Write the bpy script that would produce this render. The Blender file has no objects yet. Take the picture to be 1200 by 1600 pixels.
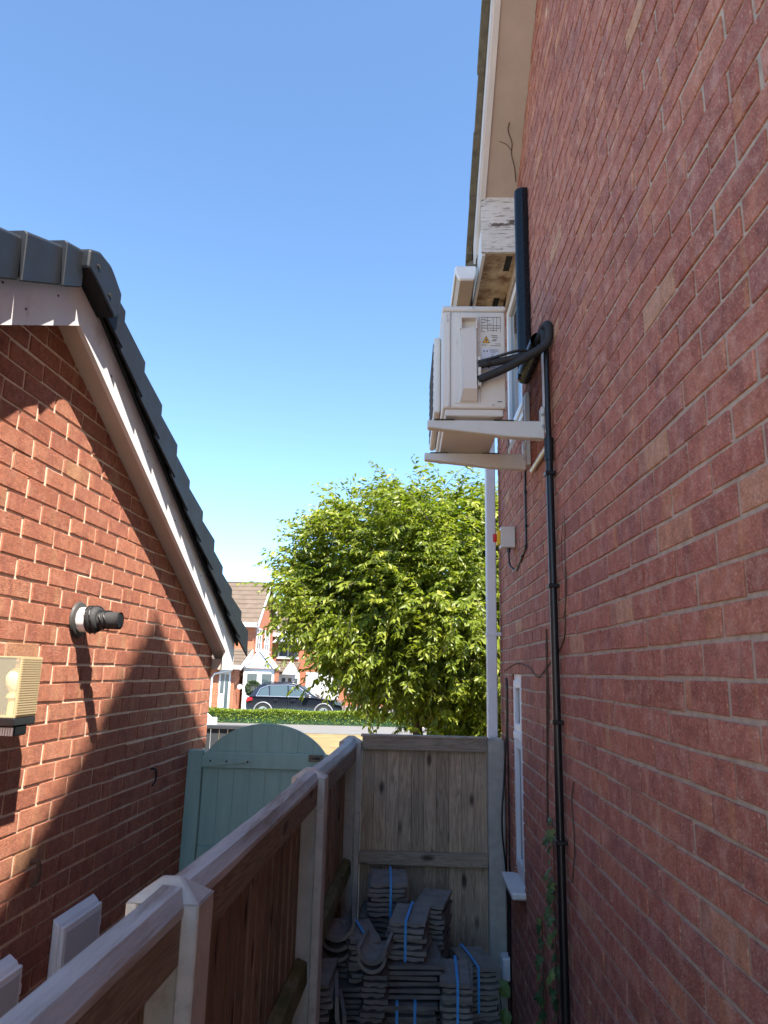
import bpy, bmesh, math, random
import numpy as np
from mathutils import Vector, Matrix

random.seed(7); rng = np.random.default_rng(7)
SC = bpy.context.scene
COL = SC.collection
G = 2.2                      # camera height above the ground; everything is laid out camera-relative, then lifted by G

# ------------------------------------------------------------------ camera
FPX = 1110.0
dY = Vector((32, -250, -FPX)).normalized()
UP = Vector((115, (FPX*FPX + 32*115)/250, -FPX)).normalized()
dX = dY.cross(UP)
RM = Matrix((dX, dY, UP))    # world = RM @ cam
cam_d = bpy.data.cameras.new('camera'); cam = bpy.data.objects.new('camera', cam_d); COL.objects.link(cam)
cam_d.sensor_fit = 'HORIZONTAL'; cam_d.sensor_width = 36; cam_d.lens = 36*FPX/1200
cam_d.clip_start = .05; cam_d.clip_end = 3000
cam.matrix_world = RM.to_4x4()
SC.camera = cam
cam_d.dof.use_dof = True; cam_d.dof.focus_distance = 4.2; cam_d.dof.aperture_fstop = 9.0

# ------------------------------------------------------------------ world, sun, exposure
SUN_DIR = Vector((-.150, .232, -.416)).normalized()      # direction the light travels
elev = math.asin(-SUN_DIR.z); azim = math.atan2(-SUN_DIR.x, -SUN_DIR.y)
wd = bpy.data.worlds.new('World'); SC.world = wd; wd.use_nodes = True
nt = wd.node_tree; bg = nt.nodes['Background']
sky = nt.nodes.new('ShaderNodeTexSky'); sky.sky_type = 'NISHITA'; sky.sun_disc = False
sky.sun_elevation = elev; sky.sun_rotation = azim; sky.air_density = .75; sky.dust_density = .0; sky.ozone_density = 1.3
tint = nt.nodes.new('ShaderNodeMix'); tint.data_type = 'RGBA'; tint.blend_type = 'MULTIPLY'; tint.inputs[0].default_value = 1; tint.inputs[7].default_value = (.86, 1, 1.04, 1)
nt.links.new(sky.outputs[0], tint.inputs[6]); nt.links.new(tint.outputs[2], bg.inputs[0]); bg.inputs[1].default_value = .098
sd = bpy.data.lights.new('sun', 'SUN'); sd.energy = 5.0; sd.angle = math.radians(.53); sd.color = (1, .93, .83)
so = bpy.data.objects.new('sun', sd); COL.objects.link(so); so.location = (3, -5, 12)
so.rotation_euler = SUN_DIR.to_track_quat('-Z', 'Y').to_euler()
SC.cycles.diffuse_bounces = 8; SC.cycles.max_bounces = 14
SC.view_settings.view_transform = 'Standard'; SC.view_settings.look = 'None'
SC.view_settings.exposure = 2.0; SC.view_settings.gamma = 1

# ------------------------------------------------------------------ materials
class NT:
    def __init__(s, name):
        s.m = bpy.data.materials.new(name); s.m.use_nodes = True
        s.t = s.m.node_tree; s.b = s.t.nodes['Principled BSDF']; s.out = s.t.nodes['Material Output']
    def n(s, typ, **kw):
        x = s.t.nodes.new('ShaderNode'+typ)
        for k, v in kw.items(): setattr(x, k, v)
        return x
    def l(s, a, b): s.t.links.new(a, b)
    def val(s, sock, v):
        if hasattr(v, 'is_linked') or hasattr(v, 'links'): s.l(v, sock)
        else: sock.default_value = v
    def pos(s, scale=(1, 1, 1), obj=False):
        if obj: p = s.n('TexCoord').outputs['Object']
        else: p = s.n('NewGeometry').outputs['Position']
        m = s.n('Mapping'); m.inputs['Scale'].default_value = scale; s.l(p, m.inputs['Vector']); return m.outputs[0]
    def noise(s, vec, scale, detail=3, rough=.55, dist=0):
        x = s.n('TexNoise'); s.l(vec, x.inputs['Vector']); x.inputs['Scale'].default_value = scale
        x.inputs['Detail'].default_value = detail; x.inputs['Roughness'].default_value = rough
        x.inputs['Distortion'].default_value = dist; return x.outputs['Fac']
    def ramp(s, fac, stops, interp='LINEAR'):
        r = s.n('ValToRGB'); s.l(fac, r.inputs[0]); cr = r.color_ramp; cr.interpolation = interp
        while len(cr.elements) < len(stops): cr.elements.new(.5)
        for e, (p, c) in zip(cr.elements, stops):
            e.position = p
            if not hasattr(c, '__len__'): c = (c, c, c)
            e.color = (*c, 1)
        return r.outputs[0]
    def mix(s, fac, a, b, blend='MIX'):
        x = s.n('Mix', data_type='RGBA', blend_type=blend)
        s.val(x.inputs[0], fac)
        for k, v in ((6, a), (7, b)):
            if isinstance(v, tuple): x.inputs[k].default_value = (*v, 1)
            else: s.l(v, x.inputs[k])
        return x.outputs[2]
    def math(s, op, a, b=0.0):
        x = s.n('Math', operation=op); s.val(x.inputs[0], a); s.val(x.inputs[1], b); return x.outputs[0]
    def tone(s):
        a = s.n('Attribute', attribute_name='tone', attribute_type='GEOMETRY')
        b = s.n('Attribute', attribute_name='tone', attribute_type='OBJECT')
        return s.math('ADD', a.outputs['Fac'], b.outputs['Fac'])
    def bump(s, h, strength=.3, dist=.002, prev=None):
        x = s.n('Bump'); x.inputs['Strength'].default_value = strength; x.inputs['Distance'].default_value = dist
        s.l(h, x.inputs['Height'])
        if prev: s.l(prev, x.inputs['Normal'])
        return x.outputs[0]
    def fin(s, col=None, rough=.7, nrm=None, metal=0, spec=.5):
        if col is not None:
            if isinstance(col, tuple): s.b.inputs['Base Color'].default_value = (*col, 1)
            else: s.l(col, s.b.inputs['Base Color'])
        s.val(s.b.inputs['Roughness'], rough)
        s.b.inputs['Metallic'].default_value = metal; s.b.inputs['Specular IOR Level'].default_value = spec
        if nrm is not None: s.l(nrm, s.b.inputs['Normal'])
        return s.m

def mk_plain(name, c, rough=.6, var=.25, scale=8, bump=.15, bscale=90, bdist=.001, spec=.4, metal=0, dirt=None, stretch=(1, 1, 1)):
    k = NT(name); p = k.pos(stretch)
    a = k.noise(p, scale, 5, .6)
    c1 = tuple(x*(1-var) for x in c); c2 = tuple(min(1, x*(1+var*.6)) for x in c)
    col = k.ramp(a, [(.25, c1), (.75, c2)])
    if dirt:
        dcol, thr, ds, amt = dirt
        m = k.ramp(k.noise(p, ds, 6, .7), [(thr, 0.), (min(1, thr+.18), amt)])
        col = k.mix(m, col, dcol)
    rr = k.ramp(k.noise(p, scale*3, 3), [(.3, rough*.85), (.7, min(1, rough*1.12))])
    n = k.bump(k.noise(p, bscale, 4), bump, bdist) if bump else None
    return k.fin(col, rr, n, metal, spec)

def mk_brick(name, cols, buff, rough_bump, fleck, lines=False):
    k = NT(name); p = k.pos(); t = k.tone()
    base = k.ramp(t, cols)
    # bands along the brick (kiln marks): depends on position along the wall, offset per brick
    sep = k.n('SeparateXYZ'); k.l(p, sep.inputs[0])
    cv = k.n('CombineXYZ')
    k.l(k.math('ADD', k.math('MULTIPLY', sep.outputs[1], 11.0), k.math('MULTIPLY', t, 53.0)), cv.inputs[0])
    k.l(k.math('MULTIPLY', t, 91.0), cv.inputs[1]); k.l(k.math('MULTIPLY', sep.outputs[2], 1.2), cv.inputs[2])
    nb = k.noise(cv.outputs[0], 1.0, 1.5, .5)
    dark = k.ramp(nb, [(.34, 1.), (.43, 0.)])
    base = k.mix(k.math('MULTIPLY', dark, .55), base, buff[0])
    lite = k.ramp(nb, [(.63, 0.), (.69, 1.)])
    base = k.mix(k.math('MULTIPLY', lite, buff[2]), base, buff[1])
    pale = k.ramp(nb, [(.735, 0.), (.78, 1.)])
    base = k.mix(k.math('MULTIPLY', pale, buff[2]), base, buff[3])
    g = k.noise(p, 330 if lines else 190, 3 if lines else 1.5, .7)
    base = k.mix(k.ramp(g, [(.54, 0.), (.68, .5)]), base, fleck)
    base = k.mix(k.ramp(k.noise(p, 210, 2, .5), [(.3, .45), (.45, 0.)]), base, (.09, .035, .03))
    g2 = k.noise(p, 45, 5, .7)
    base = k.mix(k.ramp(g2, [(.3, .38), (.62, 0.)]), base, (.06, .025, .025))
    g3 = k.noise(p, 16, 4, .65)
    base = k.mix(k.ramp(g3, [(.5, 0.), (.72, .3)]), base, fleck)
    base = k.mix(k.ramp(g3, [(.28, .35), (.45, 0.)]), base, (.10, .04, .035))
    if lines:
        q = k.n('Mapping'); q.inputs['Rotation'].default_value = (math.radians(38), 0, 0); q.inputs['Scale'].default_value = (60, 60, 330)
        k.l(p, q.inputs['Vector'])
        h = k.noise(q.outputs[0], 1.0, 4, .65, 1.6)
        base = k.mix(k.ramp(h, [(.36, .55), (.5, 0.)]), base, (.16, .05, .035))
        n = k.bump(h, 1.0, rough_bump); n = k.bump(g, .5, .002, n)
    else:
        n = k.bump(g, .6, rough_bump*.5); n = k.bump(g2, .45, rough_bump, n)
    return k.fin(base, .88, n, spec=.25)

def mk_wood(name, c1, c2, knot, grain_axis='z', moss=0):
    k = NT(name); t = k.tone()
    tex = k.n('TexCoord').outputs['Object'] if False else k.n('NewGeometry').outputs['Position']
    off = k.n('CombineXYZ')
    k.l(k.math('MULTIPLY', t, 7.3), off.inputs[0]); k.l(k.math('MULTIPLY', t, 3.1), off.inputs[1]); k.l(k.math('MULTIPLY', t, 17.7), off.inputs[2])
    va = k.n('VectorMath', operation='ADD'); k.l(tex, va.inputs[0]); k.l(off.outputs[0], va.inputs[1])
    sc = {'z': (22, 22, 1.3), 'y': (22, 1.3, 22), 'x': (1.3, 22, 22)}[grain_axis]
    m = k.n('Mapping'); m.inputs['Scale'].default_value = sc; k.l(va.outputs[0], m.inputs['Vector'])
    a = k.noise(m.outputs[0], 1.0, 3, .6, .9)
    rings = k.math('FRACT', k.math('MULTIPLY', a, 9.0))
    rings = k.ramp(rings, [(0., .0), (.6, .8), (1., .1)])
    fine = k.noise(m.outputs[0], 9, 4, .7)
    f = k.math('ADD', k.math('MULTIPLY', rings, .5), k.math('MULTIPLY', fine, .6))
    col = k.ramp(f, [(.25, c1), (.8, c2)])
    tint = k.ramp(t, [(0., .72), (.5, .95), (1., 1.16)])
    col = k.mix(1.0, col, tint, 'MULTIPLY')
    ks = {'z': (9, 9, 3.6), 'y': (9, 3.6, 9), 'x': (3.6, 9, 9)}[grain_axis]
    m2 = k.n('Mapping'); m2.inputs['Scale'].default_value = ks; k.l(va.outputs[0], m2.inputs['Vector'])
    v = k.n('TexVoronoi'); k.l(m2.outputs[0], v.inputs['Vector']); v.inputs['Scale'].default_value = 1.0
    kn = k.ramp(v.outputs['Distance'], [(.08, .95), (.2, 0.)])
    col = k.mix(kn, col, knot)
    w = k.noise(k.pos((1, 1, 1)), 5, 6, .7)
    col = k.mix(k.ramp(w, [(.45, 0.), (.75, .35)]), col, (.2, .185, .17))
    if moss:
        col = k.mix(k.ramp(k.noise(k.pos((1, 1, 1)), 9, 5, .7), [(.35, 0.), (.6, moss)]), col, (.075, .085, .025))
    n = k.bump(f, .5, .0015)
    return k.fin(col, .85, n, spec=.2)

def mk_leaf(name, c1, c2, c3, trans=.45):
    k = NT(name); t = k.tone()
    col = k.ramp(t, [(0., c1), (.55, c2), (1., c3)])
    d = k.fin(col, .42, None, spec=.45)
    tr = k.n('BsdfTranslucent'); tcol = k.mix(1.0, col, (1.0, 1.12, .35), 'MULTIPLY'); k.l(tcol, tr.inputs[0])
    mx = k.n('MixShader'); mx.inputs[0].default_value = trans
    k.l(k.b.outputs[0], mx.inputs[1]); k.l(tr.outputs[0], mx.inputs[2]); k.l(mx.outputs[0], k.out.inputs[0])
    return d

def mk_farbrick(name, a, b, mort):
    k = NT(name); g = k.n('NewGeometry')
    sep = k.n('SeparateXYZ'); k.l(g.outputs['Position'], sep.inputs[0])
    cv = k.n('CombineXYZ'); k.l(k.math('ADD', sep.outputs[0], sep.outputs[1]), cv.inputs[0]); k.l(sep.outputs[2], cv.inputs[1])
    br = k.n('TexBrick'); k.l(cv.outputs[0], br.inputs['Vector']); br.inputs['Scale'].default_value = 1
    br.inputs['Brick Width'].default_value = .225; br.inputs['Row Height'].default_value = .075; br.inputs['Mortar Size'].default_value = .006
    br.inputs['Color1'].default_value = (*a, 1); br.inputs['Color2'].default_value = (*b, 1); br.inputs['Mortar'].default_value = (*mort, 1)
    w = k.noise(k.pos(), 1.2, 4)
    col = k.mix(k.ramp(w, [(.4, 0.), (.7, .25)]), br.outputs['Color'], (.2, .07, .04))
    return k.fin(col, .9, spec=.2)

def mk_glass(name, tint=(.03, .04, .05)):
    k = NT(name); k.fin(tint, .04, spec=.8); return k.m

MAT = {}
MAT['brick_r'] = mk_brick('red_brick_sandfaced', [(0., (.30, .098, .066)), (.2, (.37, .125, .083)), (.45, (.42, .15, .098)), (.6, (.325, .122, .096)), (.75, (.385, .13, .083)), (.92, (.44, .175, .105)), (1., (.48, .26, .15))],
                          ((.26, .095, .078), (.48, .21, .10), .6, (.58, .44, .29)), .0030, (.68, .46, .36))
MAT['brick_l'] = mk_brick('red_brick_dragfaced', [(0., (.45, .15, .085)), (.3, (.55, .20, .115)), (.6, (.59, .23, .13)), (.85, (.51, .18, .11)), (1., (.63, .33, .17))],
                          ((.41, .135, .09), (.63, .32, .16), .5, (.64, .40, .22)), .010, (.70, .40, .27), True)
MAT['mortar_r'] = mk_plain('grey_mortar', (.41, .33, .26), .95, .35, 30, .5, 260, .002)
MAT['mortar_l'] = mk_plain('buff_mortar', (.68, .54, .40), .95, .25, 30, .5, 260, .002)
MAT['farbrick'] = mk_farbrick('orange_brick', (.31, .092, .045), (.36, .13, .062), (.34, .23, .17))
MAT['farbrick2'] = mk_farbrick('russet_brick', (.29, .08, .04), (.33, .108, .052), (.31, .21, .15))
MAT['upvc'] = mk_plain('white_plastic', (.72, .72, .74), .35, .07, 5, .05)
MAT['upvc_dirty'] = mk_plain('chalky_white_plastic', (.66, .645, .63), .5, .1, 6, .1, dirt=((.22, .18, .13), .6, 7, .5))
MAT['barge'] = mk_plain('offwhite_bargeboard', (.62, .605, .595), .55, .1, 4, .1, dirt=((.32, .27, .24), .55, 9, .5))
MAT['soffit'] = mk_plain('beige_soffit_board', (.44, .36, .30), .6, .12, 5, .08, dirt=((.2, .14, .09), .68, 30, .6))
MAT['peeling'] = mk_plain('peeling_white_paint', (.66, .63, .6), .75, .12, 10, .6, 60, .003, dirt=((.1, .085, .07), .52, 13, .95), stretch=(.35, 1, 2.2))
def mk_peel():
    k = NT('flaking_white_paint')
    p = k.pos((.25, 1, 2.6)); q = k.pos((1, 1, 1))
    col = k.ramp(k.noise(q, 9, 4), [(.3, (.56, .53, .49)), (.7, (.7, .67, .63))])
    cr = k.ramp(k.noise(p, 46, 5, .7), [(.58, 0.), (.62, .8)]); col = k.mix(cr, col, (.2, .16, .125))
    pm = k.noise(k.pos((.7, 1, 1.7)), 8, 6, .75); m1 = k.ramp(pm, [(.585, 0.), (.61, 1.)]); col = k.mix(m1, col, (.13, .11, .095))
    return k.fin(col, .75, k.bump(k.math('ADD', cr, m1), .6, -.003), spec=.2)
MAT['peeling'] = mk_peel()
MAT['stained'] = mk_plain('water_stained_plywood', (.52, .42, .29), .85, .3, 9, .4, 60, .002, dirt=((.14, .07, .03), .44, 7, .9))
MAT['tile_edge'] = mk_plain('lichened_tile_edge', (.13, .11, .075), .95, .5, 14, .9, 120, .004, dirt=((.24, .21, .15), .58, 40, .7))
MAT['verge'] = mk_plain('charcoal_plastic_verge', (.011, .013, .017), .5, .25, 4, .1, 200, spec=.22, dirt=((.12, .11, .1), .68, 20, .25))
MAT['verge_dark'] = mk_plain('black_underlay', (.012, .012, .013), .8, .2)
MAT['stack_tile'] = mk_plain('grey_brown_concrete_tile', (.22, .2, .18), .92, .35, 12, .6, 160, .002, dirt=((.3, .27, .22), .6, 22, .5))
MAT['stack_tile_b'] = mk_plain('dark_concrete_tile', (.165, .152, .14), .92, .35, 12, .6, 160, .002, dirt=((.26, .23, .2), .62, 22, .5))
MAT['strap'] = mk_plain('blue_strapping', (.06, .33, .72), .4, .15, 20, 0)
MAT['concrete'] = mk_plain('grey_concrete', (.42, .395, .345), .92, .22, 20, .7, 220, .0025, dirt=((.2, .19, .16), .55, 5, .6))
MAT['concrete_pale'] = mk_plain('pale_weathered_concrete', (.5, .465, .41), .9, .22, 12, .7, 180, .0025, dirt=((.26, .2, .17), .53, 9, .75))
MAT['board_red'] = mk_wood('redbrown_fence_board', (.16, .105, .068), (.35, .235, .155), (.035, .015, .008))
MAT['board_grey'] = mk_wood('weathered_fence_board', (.27, .19, .125), (.56, .42, .29), (.05, .03, .02))
MAT['rail_y'] = mk_wood('weathered_fence_rail', (.2, .15, .1), (.38, .3, .22), (.06, .035, .02), 'y')
MAT['rail_x'] = mk_wood('weathered_cross_rail', (.22, .17, .12), (.42, .34, .26), (.06, .035, .02), 'x')
MAT['rail_moss'] = mk_wood('mossy_fence_rail', (.18, .15, .08), (.32, .27, .14), (.06, .035, .02), 'y', .85)
MAT['cap_rail'] = mk_plain('bleached_capping', (.44, .44, .415), .85, .3, 14, .8, 90, .003, dirt=((.2, .145, .10), .48, 9, .85), stretch=(1.6, .16, 1.6))
MAT['gate'] = mk_plain('sage_green_paint', (.235, .395, .37), .5, .12, 4, .4, 70, .0014, dirt=((.13, .2, .18), .6, 3, .5), stretch=(6, 6, .6))
MAT['ac'] = mk_plain('ivory_enamel', (.63, .60, .55), .42, .05, 3, .03)
MAT['ac_b'] = mk_plain('ivory_enamel_bracket', (.58, .57, .53), .4, .07, 6, .05)
MAT['ac_dark'] = mk_plain('dark_grille_and_lining', (.1, .095, .085), .6)  # dark grey-brown, for the grille bars and the room lining
MAT['black_pl'] = mk_plain('black_plastic', (.012, .012, .014), .32, .2, 20, .05)
MAT['duct'] = mk_plain('gloss_black_trunking', (.006, .007, .009), .26, .15, 20, 0, spec=.3)
MAT['foam'] = mk_plain('black_foam_insulation', (.025, .025, .026), .75, .3, 40, .3)
MAT['steel'] = mk_plain('galvanised_steel', (.55, .55, .54), .35, .12, 20, .05, metal=.8)
MAT['sticker'] = mk_plain('silver_sticker', (.58, .6, .68), .3, .06, 4, 0)
MAT['ink'] = mk_plain('grey_print', (.12, .115, .11), .6, .1, 4, 0)
MAT['warn'] = mk_plain('orange_warning_print', (.72, .36, .02), .5, .05, 4, 0)
MAT['switch_y'] = mk_plain('yellow_switch', (.85, .55, .02), .35, .05, 4, 0)
MAT['switch_r'] = mk_plain('red_switch_knob', (.6, .02, .02), .35, .05, 4, 0)
MAT['switch_b'] = mk_plain('grey_enclosure', (.6, .6, .58), .45, .05, 4, 0.02)
MAT['glass'] = mk_glass('dark_window_glass')
MAT['meter'] = mk_plain('white_meter_box', (.76, .76, .76), .5, .06, 5, .05, dirt=((.3, .29, .27), .62, 60, .7))
MAT['meter_p'] = mk_plain('grey_meter_door', (.5, .5, .52), .5, .05, 3, .05)
MAT['flue_w'] = mk_plain('white_flue_collar', (.8, .78, .74), .4, .05, 10, 0)
MAT['flue_f'] = mk_plain('grey_rubber_flange', (.04, .038, .036), .6, .3, 20, .2)
MAT['stem'] = mk_plain('dry_brown_stem', (.1, .065, .045), .9, .3, 40, .3)
MAT['bark'] = mk_plain('dark_bark', (.075, .055, .045), .95, .45, 18, .9, 60, .01)
MAT['leaf_tree'] = mk_leaf('cherry_leaves', (.055, .09, .010), (.175, .22, .02), (.34, .35, .05), .48)
MAT['leaf_hedge'] = mk_leaf('hedge_leaves', (.08, .125, .012), (.18, .245, .02), (.26, .32, .04), .3)
MAT['leaf_ivy'] = mk_leaf('ivy_leaves', (.03, .08, .03), (.07, .14, .05), (.18, .26, .07), .15)
MAT['lawn'] = mk_plain('parched_lawn', (.2, .145, .06), .95, .35, 1.3, .6, 30, .02)
MAT['soil'] = mk_plain('bare_path', (.36, .31, .25), .95, .3, 4, .5, 60, .006)
MAT['road'] = mk_plain('pale_tarmac', (.13, .125, .12), .95, .12, 2, .3, 60, .004)
MAT['roof_far'] = mk_plain('brown_roof_tiles', (.105, .078, .058), .9, .25, 2.5, .3, 20, .01)
MAT['white_far'] = mk_plain('white_joinery', (.62, .62, .62), .5, .04, 2, 0)
MAT['grey_far'] = mk_plain('grey_lead_roof', (.42, .44, .47), .6, .1, 2, 0)
MAT['fence_far'] = mk_plain('slate_grey_fence_paint', (.028, .031, .036), .7, .18, 6, .1, stretch=(5, 5, .5))
MAT['car'] = mk_plain('dark_navy_car_paint', (.012, .014, .022), .16, .05, 3, 0, spec=.7)
MAT['car_glass'] = mk_glass('tinted_car_glass', (.05, .075, .085))
MAT['chrome'] = mk_plain('bright_trim', (.7, .71, .73), .22, .05, 4, 0, metal=.85)
MAT['tyre'] = mk_plain('black_rubber', (.018, .018, .018), .85, .2, 10, .1)
MAT['clad'] = mk_plain('grey_arch_cladding', (.22, .22, .23), .7, .1, 10, .05)
MAT['red_lamp'] = mk_plain('red_tail_lamp', (.5, .01, .02), .2, .05, 4, 0)
MAT['topiary'] = mk_leaf('topiary_leaves', (.03, .05, .025), (.07, .1, .05), (.12, .16, .08), .1)

def see_through(name, col, rough, amt):
    k = NT(name); k.fin(col, rough, spec=.5)
    tr = k.n('BsdfTransparent'); tr.inputs[0].default_value = (*[min(1, c*1.08) for c in col], 1)
    mx = k.n('MixShader'); mx.inputs[0].default_value = amt
    k.l(k.b.outputs[0], mx.inputs[1]); k.l(tr.outputs[0], mx.inputs[2]); k.l(mx.outputs[0], k.out.inputs[0]); return k.m
MAT['amber'] = see_through('amber_prismatic_plastic', (.66, .55, .33), .3, .45)
MAT['clear'] = see_through('clear_yellowed_plastic', (.85, .82, .7), .1, .86)
MAT['bulb'] = mk_plain('opal_bulb_glass', (.88, .88, .82), .2, .03, 3, 0)
MAT['cream'] = mk_plain('cream_lampholder', (.8, .7, .35), .5, .05, 3, 0)

# ------------------------------------------------------------------ object helpers
ORG = {}                      # base point (layout coordinates) of every parent
ANG = math.radians(2.1)       # the neighbour's wall and the fence stand 2.1 degrees off the house wall
LN = Vector((math.cos(ANG), -math.sin(ANG), 0)); LD = Vector((math.sin(ANG), math.cos(ANG), 0)); LO = LN*-1.5
def Lw(n, s, z): return LO + LN*n + LD*s + Vector((0, 0, z))

def tag(o, label, cat, group=None, kind=None):
    if label: o['label'] = label
    if cat: o['category'] = cat
    if group: o['group'] = group
    if kind: o['kind'] = kind
    return o
def thing(name, label, cat, base=(0, 0, 0), frame=None, group=None, rotz=0):
    o = bpy.data.objects.new(name, None); COL.objects.link(o); o.empty_display_size = .1
    ORG[o] = Vector(base)
    if frame == 'L':
        o.location = Lw(*base); o.rotation_euler = (0, 0, -ANG)
    else:
        o.location = base; o.rotation_euler = (0, 0, rotz)
    return tag(o, label, cat, group)

class MB:
    def __init__(s): s.v = []; s.f = []; s.t = []; s.tone = None
    def add(s, vs, fs):
        b = len(s.v); s.v += [tuple(p) for p in vs]; s.f += [tuple(i+b for i in f) for f in fs]
        if s.tone is not None: s.t += [s.tone]*len(vs)
        return s
    def box(s, a, b):
        x0, y0, z0 = (min(p, q) for p, q in zip(a, b)); x1, y1, z1 = (max(p, q) for p, q in zip(a, b))
        return s.add([(x0, y0, z0), (x1, y0, z0), (x1, y1, z0), (x0, y1, z0), (x0, y0, z1), (x1, y0, z1), (x1, y1, z1), (x0, y1, z1)],
                     [(0, 3, 2, 1), (4, 5, 6, 7), (0, 1, 5, 4), (1, 2, 6, 5), (2, 3, 7, 6), (3, 0, 4, 7)])
    def prism(s, poly, axis, a, b):
        """poly: 2D points in the two other axes (in axis order), extruded from a to b along axis"""
        def P(q, w):
            if axis == 'x': return (w, q[0], q[1])
            if axis == 'y': return (q[0], w, q[1])
            return (q[0], q[1], w)
        n = len(poly); ar = sum(poly[i][0]*poly[(i+1) % n][1]-poly[(i+1) % n][0]*poly[i][1] for i in range(n))
        if ar < 0: poly = poly[::-1]
        vs = [P(q, a) for q in poly] + [P(q, b) for q in poly]
        fs = [tuple(range(n))[::-1], tuple(range(n, 2*n))] + [(i, (i+1) % n, n+(i+1) % n, n+i) for i in range(n)]
        if axis == 'y': fs = [f[::-1] for f in fs]
        if b < a: fs = [f[::-1] for f in fs]
        return s.add(vs, fs)
    def tube(s, pts, r, n=8, cap=True, flat=None):
        pts = [Vector(p) for p in pts]; rr = r if hasattr(r, '__len__') else [r]*len(pts)
        ring = []; prev = None
        for i, p in enumerate(pts):
            d = (pts[min(i+1, len(pts)-1)]-pts[max(i-1, 0)]).normalized()
            if prev is None:
                u = d.cross(Vector((0, 0, 1)));
                if u.length < .05: u = d.cross(Vector((1, 0, 0)))
            else: u = prev - d*prev.dot(d)
            u.normalize(); prev = u; w = d.cross(u)
            ring.append([p + (u*math.cos(2*math.pi*k/n)+w*math.sin(2*math.pi*k/n))*rr[i] for k in range(n)])
        vs = [q for g in ring for q in g]; fs = []
        for i in range(len(pts)-1):
            for k in range(n):
                a = i*n+k; b = i*n+(k+1) % n; fs.append((a, b, b+n, a+n))
        if cap: fs += [tuple(range(n))[::-1], tuple(range((len(pts)-1)*n, len(pts)*n))]
        return s.add(vs, fs)
    def strip(s, pts, width, thick, up):
        """flat strap following pts; up: list of outward normals"""
        pts = [Vector(p) for p in pts]; L = []
        for i, p in enumerate(pts):
            d = (pts[min(i+1, len(pts)-1)]-pts[max(i-1, 0)]).normalized(); u = Vector(up[i]).normalized(); w = d.cross(u).normalized()*width/2
            L += [p-w, p+w, p+w+u*thick, p-w+u*thick]
        fs = []
        for i in range(len(pts)-1):
            for k in range(4): fs.append((i*4+k, i*4+(k+1) % 4, i*4+4+(k+1) % 4, i*4+4+k))
        fs += [(3, 2, 1, 0), tuple(len(L)-4+k for k in range(4))]
        return s.add(L, fs)
    def mesh(s, name, mat, org=Vector((0, 0, 0)), smooth=False, bevel=0, seg=1):
        me = bpy.data.meshes.new(name)
        me.from_pydata([(x-org[0], y-org[1], z-org[2]) for x, y, z in s.v], [], s.f)
        if s.t and len(s.t) == len(s.v):
            at = me.attributes.new('tone', 'FLOAT', 'POINT'); at.data.foreach_set('value', s.t)
        bm = bmesh.new(); bm.from_mesh(me)
        bmesh.ops.recalc_face_normals(bm, faces=bm.faces)
        if bevel:
            es = [e for e in bm.edges if len(e.link_faces) == 2 and e.calc_face_angle(0) > .35]
            bmesh.ops.bevel(bm, geom=es, offset=bevel, segments=seg, profile=.5, affect='EDGES', clamp_overlap=True)
        bm.to_mesh(me); bm.free()
        if smooth:
            me.polygons.foreach_set('use_smooth', [True]*len(me.polygons))
            if smooth != 'all': me.set_sharp_from_angle(angle=math.radians(38))
        me.materials.append(MAT[mat] if isinstance(mat, str) else mat)
        return me
    def build(s, name, mat, parent=None, smooth=False, bevel=0, seg=1, label=None, cat=None, group=None, kind=None, base=None, tone=None):
        org = ORG[parent] if parent else Vector(base or (0, 0, 0))
        o = bpy.data.objects.new(name, s.mesh(name, mat, org, smooth, bevel, seg)); COL.objects.link(o)
        if parent: o.parent = parent
        else: o.location = org
        ORG[o] = org
        if tone is not None: o['tone'] = tone
        return tag(o, label, cat, group, kind)

def B(*boxes):
    m = MB()
    for a, b in boxes: m.box(a, b)
    return m

def clip(poly, a, b, c):
    """keep the part of poly where a*x+b*y<=c"""
    out = []
    for i in range(len(poly)):
        p, q = poly[i], poly[(i+1) % len(poly)]
        dp, dq = a*p[0]+b*p[1]-c, a*q[0]+b*q[1]-c
        if dp <= 0: out.append(p)
        if dp*dq < 0:
            t = dp/(dp-dq); out.append((p[0]+t*(q[0]-p[0]), p[1]+t*(q[1]-p[1])))
    return out

def project(p):
    c = RM.transposed() @ Vector(p)
    if c.z > -.05: return None
    return 600-c.x*FPX/c.z, 800+c.y*FPX/c.z

# ------------------------------------------------------------------ brick walls
# a brick in local space: outward = +x, along = y, up = z ; centred
def brick_poly(mb, poly, out, depth, jit=.0012, bev=.0035, x0=0.0, sgn=1):
    """poly (y,z); out: how far the face stands out from x0 (mortar plane)"""
    n = len(poly); cy = sum(p[0] for p in poly)/n; cz = sum(p[1] for p in poly)/n
    J = lambda: random.uniform(-jit, jit)
    o1 = []; o2 = []; o0 = []
    for (y, z) in poly:
        dy, dz = y-cy, z-cz; ln = math.hypot(dy, dz)+1e-9
        y, z = y+J(), z+J()
        o0.append((x0-sgn*depth, y, z)); o1.append((x0+sgn*(out-bev*.8), y, z))
        o2.append((x0+sgn*(out+random.uniform(-.0008, .0008)), y-math.copysign(min(bev, abs(dy)*.5), dy), z-math.copysign(min(bev, abs(dz)*.5), dz)))
    vs = o0+o1+o2
    fs = [(i, (i+1) % n, n+(i+1) % n, n+i) for i in range(n)] + [(n+i, n+(i+1) % n, 2*n+(i+1) % n, 2*n+i) for i in range(n)] + [tuple(range(2*n, 3*n))]
    mb.add(vs, fs)

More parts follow.
